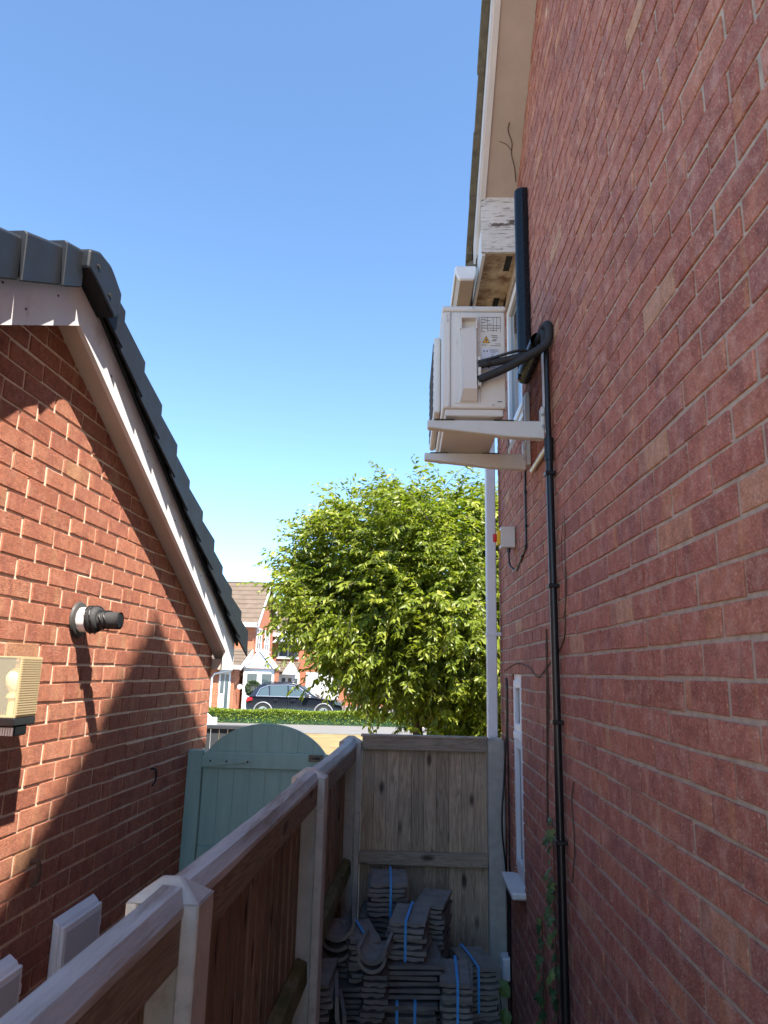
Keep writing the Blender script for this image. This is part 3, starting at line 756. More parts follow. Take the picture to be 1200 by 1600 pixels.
# printed labels
px0 = AX1-.108; e = AY0-.0006
m = MB()
def line(x0, x1, z, h=.0022): m.box((x0, e-.0006, z), (x1, e+.002, z+h))
for zz, a, b in ((AZ1-.058, 0, .085), (AZ1-.068, .0, .02), (AZ1-.075, .012, .04), (AZ1-.084, .0, .018), (AZ1-.092, .03, .045), (AZ1-.1, .0, .085), (AZ1-.112, .0, .085), (AZ1-.123, .03, .07), (AZ1-.13, .0, .015), (AZ1-.196, .0, .022), (AZ1-.199, .04, .085), (AZ1-.19, .06, .085)): line(px0+a, px0+b, zz)
for xx in (.0, .026, .052, .068, .0845): m.box((px0+xx, e-.0006, AZ1-.13), (px0+xx+.0016, e+.002, AZ1-.055))
for a, b, zz in ((.042, .07, AZ1-.15), (.046, .072, AZ1-.158), (.05, .068, AZ1-.168), (.045, .066, AZ1-.175)): line(px0+a, px0+b, zz, .003)
line(AX1-.04, AX1-.02, AZ0+.06, .004)
m.build('printed_table', 'ink', cas)
m = MB().prism([(px0+.004, AZ1-.184), (px0+.036, AZ1-.184), (px0+.02, AZ1-.150)], 'y', e-.0012, e+.002); wt = m.build('warning_triangle', 'warn', cas)
m = MB()
for a, b in (((px0+.004, AZ1-.184), (px0+.036, AZ1-.184)), ((px0+.036, AZ1-.184), (px0+.02, AZ1-.150)), ((px0+.02, AZ1-.150), (px0+.004, AZ1-.184))):
    m.tube([(a[0], e-.0012, a[1]), (b[0], e-.0012, b[1])], .0011, 4)
m.tube([(px0+.02, e-.0012, AZ1-.172), (px0+.02, e-.0022, AZ1-.172)], .005, 8); m.box((px0+.0185, e-.002, AZ1-.18), (px0+.0215, e-.0008, AZ1-.164)); m.build('warning_symbol', 'ink', cas)
st = B(((px0-.002, e-.001, AZ1-.315), (px0+.075, e+.002, AZ1-.212))).build('rating_sticker', 'sticker', cas)
m = MB()
for i in range(9): m.box((px0+.04, e-.0016, AZ1-.305+i*.009), (px0+.04+random.uniform(.015, .032), e-.0008, AZ1-.3032+i*.009))
for i in range(3): m.box((px0+.036, e-.0016, AZ1-.218-i*.005), (px0+.073, e-.0008, AZ1-.2165-i*.005))
for xx in (.006, .02): m.tube([(px0+xx+.004, e-.001, AZ1-.225), (px0+xx+.004, e-.0017, AZ1-.225)], .0042, 8)
m.build('rating_print', 'ink', cas)

def bracket(y, label):
    t = thing('wall_bracket', label, 'bracket', (.40, y, 1.05), None, 'air conditioner brackets')
    # upright channel on the wall
    m = B(((W-.03, y-.022, 1.045), (W-.0065, y+.022, 1.44))); m.build('upright', 'ac_b', t, bevel=.004)
    B(((W-.046, y-.026, 1.06), (W-.029, y+.026, 1.17))).build('knuckle', 'ac_b', t, bevel=.004)
    P = [(.085, 1.102), (W-.031, 1.102), (W-.031, 1.02), (.44, 1.028), (.085, 1.066)]
    m = MB(); m.prism([(x, z) for x, z in P], 'y', y-.022, y+.022); m.build('arm', 'ac_b', t, bevel=.004)
    for zz in (1.075, 1.13): MB().tube([(W-.04, y-.026, zz), (W-.04, y-.034, zz)], .007, 6).build('bolt', 'steel', t)
    for xx in (AX0, AX1-.02): B(((xx-.035, y-.03, 1.1022), (xx+.055, y+.03, 1.1025+.0005))).build('rubber_pad', 'black_pl', t)
bracket(3.03, 'near cream metal wall bracket under the air conditioner')
bracket(3.52, 'far cream metal wall bracket under the air conditioner')
m = MB().tube([(W-.02, 3.03, .985), (W-.02, 3.40, .985)], .0125, 10)
m.build('metal_conduit_stub', 'steel', smooth=True, base=(W-.02, 3.2, .985), label='short shiny metal tube end on the wall below the brackets', cat='pipe')

# ================================================================== TRUNKING, PIPES, CABLES
def trunk_box(mb, pts): pass
t = thing('cable_trunking', 'glossy black trunking climbing the brick wall beside the air conditioner', 'trunking', (W-.035, 3.5, 1.5))
def dome(cx, axis_pts, r=.04): pass
# vertical run: half-round section
sec = [(W-.007, -.041)]+[(W-.03-.042*math.sin(a_), -.041*math.cos(a_)) for a_ in np.linspace(0, math.pi, 15)]+[(W-.007, .041)]
m = MB(); m.prism([(x, 3.46+y) for x, y in sec], 'z', 1.50, 2.60); m.build('vertical_cover', 'duct', t, smooth=True)
m = MB(); n = len(sec)
P0_ = Vector((0, 3.08, 1.525)); P1_ = Vector((0, 3.52, 1.535))
ax = (P1_-P0_).normalized(); pz = Vector((0, -ax.z, ax.y))
vs = [Vector((x, 0, 0))+P0_+pz*y for x, y in sec]+[Vector((x, 0, 0))+P1_+pz*y for x, y in sec]
m.add(vs, [tuple(range(n, 2*n))]+[(i, (i+1) % n, n+(i+1) % n, n+i) for i in range(n)]); m.build('horizontal_cover', 'duct', t, smooth=True)
t = thing('insulated_pipes', 'thick black foam-wrapped refrigerant pipes looping from trunking to air conditioner', 'pipes', (.5, 3.06, 1.3))
xo = bx1+.012
def curve(pts, n=8):
    """Catmull-Rom through pts"""
    P = [Vector(p) for p in pts]; P = [P[0]*2-P[1]]+P+[P[-1]*2-P[-2]]; out = []
    for i in range(1, len(P)-2):
        for k in range(n):
            u = k/n; a, b, c, d = P[i-1:i+3]
            out.append(.5*((2*b)+(c-a)*u+(2*a-5*b+4*c-d)*u*u+(3*b-a-3*c+d)*u**3))
    out.append(P[-2]); return out
MB().tube(curve([(xo-.01, 2.965, 1.345), (.42, 2.95, 1.362), (.52, 2.94, 1.385), (.59, 2.945, 1.425), (.603, 2.955, 1.49), (.606, 3.02, 1.528), (.60, 3.22, 1.525)]), .0165, 10).build('pipe', 'foam', t, smooth='all')
MB().tube(curve([(xo-.01, 2.965, 1.275), (.42, 2.94, 1.318), (.53, 2.91, 1.372), (.60, 2.90, 1.42), (.612, 2.90, 1.485), (.61, 2.955, 1.535), (.60, 3.2, 1.535)]), .0185, 10).build('pipe', 'foam', t, smooth='all')
MB().tube(curve([(xo-.01, 2.96, 1.36), (.38, 2.945, 1.375), (.48, 2.93, 1.40), (.57, 2.94, 1.402), (.6, 2.955, 1.46), (.61, 3.0, 1.49)]), .0065, 6).build('control_cable', 'black_pl', t, smooth='all')
for p, d in (((.352, 2.957, 1.352), (1, 0, .15)), ((.575, 2.94, 1.412), (1, .1, .5))):
    c = Vector(p); d = Vector(d).normalized(); MB().tube([c-d*.004, c+d*.004], .0225, 10).build('cable_tie', 'black_pl', t)
t = thing('drain_pipe', 'thin black vertical drain pipe clipped to the shaded brick wall', 'pipe', (W-.03, 3.06, GZ))
MB().tube([(W-.028, 2.945, GZ), (W-.028, 2.945, .99)], .0165, 12).build('pipe', 'black_pl', t, smooth=True)
MB().tube([(W-.028, 2.945, .93), (W-.028, 2.945, 1.46)], .0125, 12).build('upper_pipe', 'black_pl', t, smooth=True)
MB().tube([(W-.028, 2.945, .9), (W-.028, 2.945, 1.0)], .0205, 12).build('coupler', 'black_pl', t, smooth=True)
for zz in (.84, .36, -.18, -.62, -1.25, -1.9): B(((W-.05, 2.92, zz-.008), (W-.006, 2.97, zz+.008))).build('pipe_clip', 'black_pl', t, bevel=.003)
# switch box and its cable
t = thing('isolator_switch', 'grey isolator box with red and yellow rotary knob', 'switch', (.575, 4.09, .70))
B(((.545, 4.06, .715), (W-.0065, 4.14, .838))).build('enclosure', 'switch_b', t, bevel=.004)
B(((.525, 4.068, .735), (.5445, 4.132, .818))).build('yellow_plate', 'switch_y', t, bevel=.003)
k_ = MB().tube([(.5245, 4.1, .776), (.512, 4.1, .776)], .026, 14); kn = k_.build('red_knob', 'switch_r', t, bevel=.003)
B(((.504, 4.094, .752), (.5125, 4.106, .80))).build('knob_grip', 'switch_r', kn, bevel=.002)
MB().tube([(.595, 4.1, .716), (.595, 4.1, .69)], .011, 10).build('cable_gland', 'black_pl', t)
c = thing('power_cable', 'black cable hanging from the isolator box and running up the wall', 'cable', (W-.012, 3.8, .6))
MB().tube(curve([(.595, 4.1, .695), (.598, 4.09, .62), (.62, 4.02, .575), (W-.012, 3.94, .59), (W-.012, 3.80, .622), (W-.012, 3.68, .655), (W-.012, 3.665, .72), (W-.012, 3.66, .9), (W-.012, 3.65, 1.05), (W-.012, 3.62, 1.3), (W-.014, 3.58, 1.47)], 6), .0058, 6).build('sheath', 'black_pl', c, smooth='all')
for (yy, zz) in ((3.662, .94), (3.663, .76), (3.68, .652), (3.80, .62)): B(((W-.02, yy-.012, zz-.005), (W-.006, yy+.012, zz+.005))).build('cable_clip', 'black_pl', c)
c = thing('corner_cable', 'slack black cable running down beside the concrete post', 'cable', (W-.01, 4.55, -1.0))
MB().tube(curve([(W-.01, 4.50, -.02), (W-.012, 4.5, -.3), (W-.03, 4.5, -.6), (W-.05, 4.48, -.85), (W-.03, 4.5, -1.08), (W-.012, 4.52, -1.3), (W-.012, 4.55, -1.75)], 6), .006, 6).build('sheath', 'black_pl', c, smooth='all')
MB().tube(curve([(W-.01, 4.47, -.02), (W-.01, 4.47, -.5), (W-.01, 4.47, -1.2), (W-.01, 4.5, -2.1)], 6), .005, 6).build('second_sheath', 'black_pl', c, smooth='all')
j = thing('junction_box', 'small white junction box low on the wall behind the weeds', 'box', (W-.03, 4.55, -1.69))
B(((W-.055, 4.5, -1.69), (W-.0065, 4.6, -1.57))).build('enclosure', 'upvc', j, bevel=.006)
m = MB(); m.tube([(W-.056, 4.55, -1.63), (W-.06, 4.55, -1.63)], .008, 8); m.build('screw_cap', 'upvc_dirty', j)
# old wires on the neighbour's wall
for (s, z, lb) in ((3.92, -.56, 'bent black wire hook in the brickwork beside the gate'), (2.80, -.75, 'rusty pipe stub with drip stain low on the garage wall')):
    w_ = Lw(.01, s, z); base = tuple(w_)
    P = [Lw(-.01, s, z+.02), Lw(.03, s, z+.025), Lw(.035, s+.01, z+.0), Lw(.03, s+.02, z-.04), Lw(.025, s-.005, z-.06)]
    MB().tube(curve(P, 4), .0055 if s > 3 else .009, 6).build('wall_hook', 'black_pl' if s > 3 else 'stem', smooth='all', base=base, label=lb, cat='hook')

# ================================================================== LEFT WALL FITTINGS
fl = thing('flue_terminal', 'black boiler flue with white collar sticking out of the sunlit wall', 'flue', (0, 2.95, .19), 'L')
fz = .185; fs_ = 2.945
MB().tube([(.006, fs_, fz), (.02, fs_, fz)], [.078, .072], 24).build('wall_flange', 'flue_f', fl, smooth=True, bevel=.003)
MB().tube([(.02, fs_, fz), (.055, fs_, fz)], .052, 24).build('white_collar', 'flue_w', fl, smooth=True, bevel=.002)
MB().tube([(.055, fs_, fz), (.06, fs_, fz), (.085, fs_, fz+.001), (.1, fs_, fz), (.102, fs_, fz)], [.052, .057, .056, .05, .04], 20).build('wrapped_sleeve', 'foam', fl, smooth='all')
o_ = MB(); o_.tube([(.1, fs_, fz), (.19, fs_, fz-.002)], [.037, .036], 20, cap=False); o_.tube([(.19, fs_, fz-.002), (.12, fs_, fz)], [.029, .029], 20); o_.build('nozzle', 'foam', fl, smooth=True)
for a in (.065, .085, .12, .14):
    pts = [(a+.012*math.sin(q*2), fs_+math.cos(q)*(.058 if a < .1 else .039), fz+math.sin(q)*(.058 if a < .1 else .039)) for q in np.linspace(0, 2*math.pi, 17)]
    MB().tube(pts, .0035, 5).build('tape_wrap', 'black_pl', fl, smooth='all')

lp = thing('wall_lantern', 'wall lantern with ribbed amber plastic side and opal bulb', 'lamp', (.06, 2.44, -.2), 'L')
n0, n1, s0, s1, z0, z1 = .062, .142, 2.33, 2.455, -.175, .022
B(((.0066, s0+.01, z0-.03), (.058, s1-.01, z1))).build('back_box', 'black_pl', lp, bevel=.005)
th = .004
B(((n0, s1-th, z0), (n1, s1, z1))).build('amber_side', 'amber', lp)
B(((n0, s0, z1-th), (n1, s1-th, z1))).build('amber_top', 'amber', lp)
B(((n0, s0, z0), (n1, s1-th, z0+th))).build('amber_bottom', 'amber', lp)
fr = B(((n1-th, s0, z0+th), (n1, s1-th, z1-th))).build('amber_front', 'amber', lp)
rb = MB()
for i in range(24):
    zz = z0+.008+i*.0078; rb.box((n1+.0001, s0+.004, zz), (n1+.004, s1-.004, zz+.0045)); rb.box((n0+.012, s1+.0001, zz), (n1-.006, s1+.002, zz+.0045))
rb.build('prismatic_ribs', 'amber', lp)
B(((n0, s0, z0+th), (n1-th, s0+th, z1-th))).build('clear_side', 'clear', lp)
c0 = ((n0+n1)/2, (s0+s1)/2-.015)
MB().tube([(c0[0], c0[1], z0+.075), (c0[0], c0[1], z0+.085), (c0[0], c0[1], z0+.105), (c0[0], c0[1], z0+.13), (c0[0], c0[1], z0+.15), (c0[0], c0[1], z0+.16)], [.014, .02, .031, .032, .022, .004], 16).build('bulb', 'bulb', lp, smooth='all')
MB().tube([(c0[0], c0[1], z0+.004), (c0[0], c0[1], z0+.06), (c0[0], c0[1], z0+.062), (c0[0], c0[1], z0+.075)], [.016, .016, .024, .02], 14).build('lampholder', 'cream', lp, smooth=True)
B(((n0-.003, s0-.003, z0-.028), (n1+.002, s1+.003, z0-.0005))).build('base_tray', 'black_pl', lp, bevel=.004)
sens = B(((n0+.01, s0+.03, z0-.062), (n1-.012, s1-.02, z0-.0285))).build('sensor_housing', 'black_pl', lp, bevel=.004)
for i in range(6): B(((n0+.014+i*.009, s0+.024, z0-.06), (n0+.02+i*.009, s0+.0295, z0-.034))).build('sensor_lens', 'flue_w', sens)

def meter(n1, s0, s1, ztop, label):
    t = thing('meter_box', label, 'meter box', (0, (s0+s1)/2, GZ), 'L', 'meter boxes on the garage wall')
    zb = ztop-.55
    m = MB().prism([(.0066, zb), (n1-.018, zb), (n1-.018, ztop-.018), (.0066, ztop+.012)], 'y', s0, s1); m.build('housing', 'meter', t, bevel=.006)
    d = B(((n1-.0175, s0+.006, zb+.01), (n1, s1-.006, ztop-.022))).build('door', 'meter', t, bevel=.004)
    B(((n1+.0001, s0+.028, zb+.03), (n1+.0022, s1-.024, ztop-.045))).build('door_panel', 'meter_p', d, bevel=.001)
    for zz in (ztop-.12, ztop-.42): B(((n1-.014, s1-.0058, zz), (n1-.002, s1+.004, zz+.035))).build('hinge', 'meter', d, bevel=.002)
    MB().tube([(n1+.002, s0+.05, ztop-.2), (n1+.008, s0+.05, ztop-.2)], .011, 10).build('lock', 'steel', d)
    MB().tube([(.03, (s0+s1)/2, zb), (.03, (s0+s1)/2, GZ)], .016, 10).build('supply_pipe', 'meter', t, smooth=True)
meter(.055, 3.02, 3.37, -1.0, 'white meter box with grey door on the shaded garage wall')
meter(.065, 2.30, 2.73, -1.02, 'deeper grey-white meter box cut off by the left edge')

# ================================================================== ROOF TILE STACKS
def tile_mesh(w, l, mat, th=.0145, flip=False):
    m = MB(); N = 11; vs = []
    for y in (-l/2, l/2):
        for i in range(N):
            x = -w/2+w*i/(N-1); u = i/(N-1)
            zt = .0012*math.cos(4*math.pi*u)+(.0015 if i in (0, N-1) else 0)
            vs.append((x, y, zt+th/2))
        for i in range(N):
            x = -w/2+w*i/(N-1); u = i/(N-1)
            vs.append((x, y, -th/2-.002+.0045*math.cos(4*math.pi*u+.6)*(1 if y < 0 else .4)))
    fs = []
    for i in range(N-1):
        fs += [(i, i+1, 2*N+i+1, 2*N+i), (N+i+1, N+i, 3*N+i, 3*N+i+1), (i+1, i, N+i, N+i+1), (2*N+i, 2*N+i+1, 3*N+i+1, 3*N+i)]
    fs += [(0, 2*N, 3*N, N), (N-1, 2*N-1, 4*N-1, 3*N-1)]
    m.add(vs, fs); return m.mesh('tile', mat)
TM = {}
def tiles(x0, x1, yf, ztop, n, zbot=None, rot=0, side=False, mat='stack_tile', straps=(), label='', l=.30, tilt=(0, 0)):
    """a stack: front edge at yf, x0..x1, top at ztop, n tiles (to zbot)."""
    w = x1-x0; pitch = .0245
    if zbot is not None:
        n = max(1, int(round((ztop-zbot)/pitch))); pitch = (ztop-zbot)/n
    key = (round(w, 2), l, mat, side)
    if key not in TM: TM[key] = tile_mesh(l, round(w, 2), mat) if side else tile_mesh(round(w, 2), l, mat)
    t = thing('roof_tile_stack', label, 'roof tiles', ((x0+x1)/2, yf+l/2, ztop-n*pitch), None, 'stacks of old roof tiles', rotz=rot)
    t.rotation_euler = (tilt[0], tilt[1], rot)
    for i in range(n):
        o = bpy.data.objects.new('tile', TM[key]); COL.objects.link(o); o.parent = t
        o.location = (random.uniform(-.011, .011), random.uniform(-.014, .014), (i+.5)*pitch+.001)
        o.rotation_euler = (random.uniform(-.009, .009), random.uniform(-.009, .009), random.uniform(-.06, .06)+(math.pi/2 if side else 0)+(math.pi if i % 2 else 0))
    H = n*pitch
    for sx in straps:
        zb = max(0, H-.20)
        P = []; U = []
        f = -l/2-.013; bk = l/2+.011
        for p, u in (((sx, f, zb), (0, -1, 0)), ((sx, f, H*.5+zb*.5), (0, -1, 0)), ((sx, f, H+.008), (0, -1, 1)), ((sx, 0, H+.011), (0, 0, 1)), ((sx, bk, H+.008), (0, 1, 1)), ((sx, bk, zb), (0, 1, 0))): P.append(p); U.append(u)
        m = MB().strip(P, .013, .0012, U); me = m.mesh('strap', 'strap'); o = bpy.data.objects.new('strap', me); COL.objects.link(o); o.parent = t
    return t
tiles(-.21, .01, 4.22, -1.30, 0, GZ+.004, mat='stack_tile_b', label='dark tile stack against the end fence, carrying the highest bundle')
tiles(-.18, .02, 4.22, -1.125, 7, mat='stack_tile', rot=.03, straps=(.02,), label='topmost small tile bundle against the end fence')
tiles(.10, .26, 4.2, -1.22, 0, GZ+.004, rot=-.2, label='wavy-edged tile stack behind the blue-strapped middle bundle')
tiles(-.10, .17, 3.80, -1.535, 0, GZ+.004, straps=(-.045, .04), mat='stack_tile_b', label='bottom middle tile stack tied with two blue straps')
tiles(-.10, .19, 3.83, -1.375, 0, -1.533, side=True, rot=.05, mat='stack_tile_b', label='dark sideways tile layer between the two blue-strapped middle stacks')
tiles(-.045, .135, 3.86, -1.205, 0, -1.373, rot=-.12, straps=(.0,), label='middle top tile bundle with one blue strap on pale tiles')
tiles(.205, .345, 3.72, -1.41, 0, GZ+.004, straps=(.0,), rot=-.03, label='right-hand tile stack with a single blue strap, in front')
tiles(.30, .47, 4.03, -1.455, 0, GZ+.004, straps=(-.02,), rot=.2, label='blue-strapped tile stack nearest the concrete post by the wall')
tiles(-.285, -.135, 3.84, -1.275, 0, -1.47, straps=(.0,), rot=.28, label='skewed blue-strapped tile bundle between the two groups of ridge tiles')
tiles(-.31, -.10, 3.80, -1.475, 0, GZ+.004, side=True, straps=(.03,), rot=.12, mat='stack_tile_b', label='dark sideways tile stack under the skewed bundle')
tiles(-.435, -.30, 3.47, -1.34, 0, GZ+.004, straps=(-.03,), rot=-.02, label='tile stack in the front left corner beside the concrete post')
tiles(-.40, -.235, 3.90, -1.40, 0, GZ+.004, rot=.06, mat='stack_tile_b', l=.32, label='tile stack under the three nested ridge tiles by the fence')
# leaning single tiles
for i, (x, y, rz) in enumerate(((-.262, 3.60, .10), (-.232, 3.57, .16))):
    o = bpy.data.objects.new('roof_tile', tile_mesh(.40, .26, 'stack_tile_b' if i else 'stack_tile')); COL.objects.link(o)
    o.location = (x, y, -1.58+i*-.06); o.rotation_euler = (0, math.radians(83), rz); tag(o, ('loose roof tile standing on edge beside the front left stack', 'second loose tile on edge, leaning on the first one')[i], 'roof tile', 'loose tiles on edge')
    # stands on a short pile hidden below
tiles(-.30, -.19, 3.45, -1.79, 0, GZ+.004, label='low tile pile carrying the two tiles on edge', l=.26)
# ridge tiles: half-round troughs lying open side up
def ridge(x, y, z, r, l, rz, tx, label):
    m = MB(); N = 15; vs = []
    for yy in (-l/2, l/2):
        for rr in (r, r-.016):
            for i in range(N):
                a = math.pi*(1+i/(N-1)); vs.append((rr*math.cos(a)*(.98), yy, rr*math.sin(a)+r*.0))
    fs = []
    for i in range(N-1):
        fs += [(i, i+1, 2*N+i+1, 2*N+i), (N+i+1, N+i, 3*N+i, 3*N+i+1), (i+1, i, N+i, N+i+1), (2*N+i, 2*N+i+1, 3*N+i+1, 3*N+i)]
    fs += [(0, 2*N, 3*N, N), (N-1, 2*N-1, 4*N-1, 3*N-1)]
    m.add(vs, fs); me = m.mesh('ridge_tile', 'stack_tile', smooth=True)
    o = bpy.data.objects.new('ridge_tile', me); COL.objects.link(o); o.location = (x, y, z); o.rotation_euler = (tx, 0, rz)
    tag(o, label, 'ridge tile', 'half-round ridge tiles')
for i, lb in enumerate(('lowest of three nested ridge tiles beside the fence', 'middle one of three nested ridge tiles beside the fence', 'uppermost of three nested ridge tiles beside the fence')):
    ridge(-.325, 4.02, -1.305+i*.045, .092, .30, .08, .0, lb)
for i, lb in enumerate(('lower of two nested ridge tiles in the middle of the pile', 'upper of two nested ridge tiles in the middle of the pile')):
    ridge(-.115, 3.76, -1.28+i*.035, .072, .26, -.12, .0, lb)
# a wedge of tiles carrying the middle ridge tiles
tiles(-.175, -.06, 3.64, -1.36, 0, GZ+.004, l=.2, mat='stack_tile_b', label='narrow dark tile pile right under the two middle ridge tiles')

# ================================================================== WALL PLANTS
def leaf_shape(kind):
    if kind == 'ivy': return [(0, 0), (.22, -.12), (.5, .12), (.24, .3), (.42, .62), (.14, .6), (0, 1.0), (-.14, .6), (-.42, .62), (-.24, .3), (-.5, .12), (-.22, -.12)]
    return [(0, 0), (.28, .12), (.42, .38), (.3, .72), (0, 1.0), (-.3, .72), (-.42, .38), (-.28, .12)]
LEAF = {}
def leaf_mesh(kind, mat):
    if (kind, mat) in LEAF: return LEAF[(kind, mat)]
    P = leaf_shape(kind); vs = [(0, .42, .06)]+[(x, y, abs(x)*-.18-.1*y*y) for x, y in P]; n = len(P)
    m = MB().add(vs, [(0, 1+i, 1+(i+1) % n) for i in range(n)]); LEAF[(kind, mat)] = m.mesh('leaf', mat); return LEAF[(kind, mat)]
def place_leaf(par, p, size, out, kind='ivy', mat='leaf_ivy'):
    o = bpy.data.objects.new('leaf', leaf_mesh(kind, mat)); COL.objects.link(o); o.parent = par
    o.location = Vector(p)-ORG[par]; o.scale = (size,)*3
    q = Vector(out).normalized().to_track_quat('Z', 'Y')
    o.rotation_mode = 'QUATERNION'; o.rotation_quaternion = q @ Matrix.Rotation(math.pi+random.uniform(-.9, .9), 3, 'Z').to_quaternion(); o['tone'] = random.random()
def ivy(y, ztop, zbot, label, step):
    t = thing('ivy', label, 'climbing plant', (W-.02, y, GZ))
    P = [(W-.012, y, GZ)]; z = GZ
    while z < ztop:
        z += .12; P.append((W-.013, y+random.uniform(-.02, .02), min(z, ztop)))
    MB().tube(P, [.005*(1-.7*i/len(P)) for i in range(len(P))], 5).build('stem', 'stem', t)
    z = zbot
    while z < ztop:
        for k in range(1 if random.random() < .6 else 2):
            place_leaf(t, (W-random.uniform(.018, .035), y+random.uniform(-.035, .035), z), random.uniform(.032, .06), (-1, random.uniform(-.9, .2), random.uniform(.1, .7)))
        z += step*random.uniform(.7, 1.3)
ivy(3.16, -.58, -2.0, 'leafy ivy strand climbing close behind the black drain pipe', .035)
ivy(3.46, -1.03, -2.0, 'shorter ivy strand on the wall left of the drain pipe', .035)
def dry(pts, label, r=.0022, sub=()):
    t = thing('dead_creeper', label, 'creeper', pts[0], None, 'dead creeper stems on the house wall')
    MB().tube(curve(pts, 4), r, 5).build('stem', 'stem', t)
    for s_ in sub: MB().tube(curve(s_, 4), r*.7, 4).build('side_stem', 'stem', t)
xw = W-.008
dry([(xw, 3.3, -.62), (xw, 3.27, -.35), (xw, 3.24, -.1), (xw, 3.22, .08), (xw, 3.21, .2)], 'twisted dead creeper stems left of the drain pipe', .0045, [[(xw-.003, 3.22, .03), (xw, 3.45, -.01), (xw, 3.7, .04), (xw, 4.1, .06), (xw, 4.6, .02)], [(xw-.004, 3.26, -.4), (xw, 3.2, -.1), (xw, 3.24, .14)], [(xw-.002, 3.24, .03), (xw, 2.9, .12), (xw, 2.83, .22), (xw, 2.80, .42)]])
dry([(xw, 2.78, .62), (xw, 2.80, .45), (xw, 2.79, .33), (xw, 2.86, .22)], 'thin dead creeper right of the drain pipe at eye level', .002, [[(xw, 2.82, .6), (xw, 2.86, .5), (xw, 2.84, .38)]])
dry([(xw, 2.86, -.74), (xw, 2.80, -.6), (xw, 2.82, -.45), (xw, 2.78, -.38)], 'short dead creeper right of the drain pipe lower down', .0025)
def on_soffit(px, py):
    c_ = RM @ Vector((px-600, 800-py, -FPX)); k_ = (AP_Z+KR*AP_Y-.004)/(c_.z+KR*c_.y); return tuple(c_*k_)
dry([on_soffit(*q) for q in ((806, 284), (804, 262), (799, 240), (800, 224), (794, 204), (796, 191))], 'dead creeper twig crossing the beige soffit', .0028, [[on_soffit(*q) for q in ((799, 236), (793, 227), (788, 224), (780, 221))]])
wp_ = thing('weed', 'broad-leaved green weed at the foot of the concrete post', 'plant', (.52, 4.25, GZ))
for (p, s_) in (((.50, 4.3, -1.74), .13), ((.52, 4.28, -1.60), .1), ((.49, 4.25, -1.85), .14), ((.55, 4.2, -1.70), .09), ((.5, 4.3, -1.95), .13)):
    MB().tube(curve([(.52, 4.25, GZ), (.53, 4.27, -2.0), p], 4), .003, 5).build('stem', 'leaf_ivy', wp_)
    place_leaf(wp_, p, s_, (-.3, -1, .35), 'broad')
MB().tube(curve([(.52, 4.25, GZ), (.55, 4.27, -1.9), (.52, 4.25, -1.6), (.42, 4.1, -1.47), (.36, 4.0, -1.44)], 5), .0025, 5).build('runner', 'stem', wp_)
# ================================================================== TREE
def leaves_mesh(name, P, D, Lg, Wd, tone, mat, parent, fold=.25):
    """P base points, D directions (unit), arrays"""
    n = len(P); up = rng.normal(size=(n, 3)); up[:, 2] += 1.2
    side = np.cross(D, up); side /= np.linalg.norm(side, axis=1)[:, None]+1e-9
    nor = np.cross(side, D)
    mid = P+D*(Lg*.48)[:, None]
    c = mid-nor*(Lg*.0)[:, None]
    l = mid+side*(Wd/2)[:, None]+nor*(Wd*fold)[:, None]; r = mid-side*(Wd/2)[:, None]+nor*(Wd*fold)[:, None]
    tip = P+D*Lg[:, None]-nor*(Lg*.12)[:, None]
    V = np.stack([P, c, tip, l, r], 1).reshape(-1, 3)-np.array(ORG[parent])
    b = (np.arange(n)*5)[:, None]
    F = np.concatenate([b+np.array([[0, 3, 2, 1]]), b+np.array([[0, 1, 2, 4]])], 1).reshape(-1, 4)
    me = bpy.data.meshes.new(name); me.vertices.add(len(V)); me.vertices.foreach_set('co', V.astype(np.float32).ravel())
    me.loops.add(F.size); me.loops.foreach_set('vertex_index', F.ravel().astype(np.int32))
    me.polygons.add(len(F)); me.polygons.foreach_set('loop_start', (np.arange(len(F))*4).astype(np.int32))
    me.update(calc_edges=True); me.validate()
    at = me.attributes.new('tone', 'FLOAT', 'POINT'); at.data.foreach_set('value', np.repeat(tone, 5).astype(np.float32))
    me.materials.append(MAT[mat]); o = bpy.data.objects.new(name, me); COL.objects.link(o); o.parent = parent
    ORG[o] = ORG[parent]; return o

TY = 12.0
tr = thing('cherry_tree', 'bushy green broadleaf tree in the front garden beyond the fence', 'tree', (.28, TY, GZ))
trunk_pts = [(.30, TY, GZ), (.28, TY, -1.5), (.22, TY, -.9), (.12, TY+.05, -.35), (.02, TY+.1, .15)]
MB().tube(curve(trunk_pts, 5), [.11-.05*i/20 for i in range(21)], 9).build('trunk', 'bark', tr, smooth='all')
CC = np.array([.6, TY+.25, .98]); CR = np.array([2.02, 1.9, 1.80])
limb_ends = []
lm = MB()
for i in range(15):
    a = 2*math.pi*i/15+random.uniform(-.2, .2); e = random.uniform(-.1, 1.25)
    st_ = Vector(trunk_pts[random.choice((2, 3, 4, 4))])
    en = Vector((CC[0]+CR[0]*.72*math.cos(a)*math.cos(e), CC[1]+CR[1]*.72*math.sin(a)*math.cos(e), CC[2]+CR[2]*.75*math.sin(e)))
    md = st_.lerp(en, .5)+Vector((random.uniform(-.15, .15), random.uniform(-.15, .15), random.uniform(.0, .3)))
    pts = curve([st_, md, en], 6); lm.tube(pts, [.05*(1-i_/len(pts))+.008 for i_ in range(len(pts))], 6); limb_ends.append(pts)
# second stem on the right side
st2 = curve([(.35, TY, -1.7), (.8, TY+.2, -.9), (1.05, TY+.3, -.2), (1.0, TY+.3, .6)], 6); lm.tube(st2, [.07-.002*i for i in range(len(st2))], 7); limb_ends.append(st2)
lm.build('limbs', 'bark', tr, smooth='all')
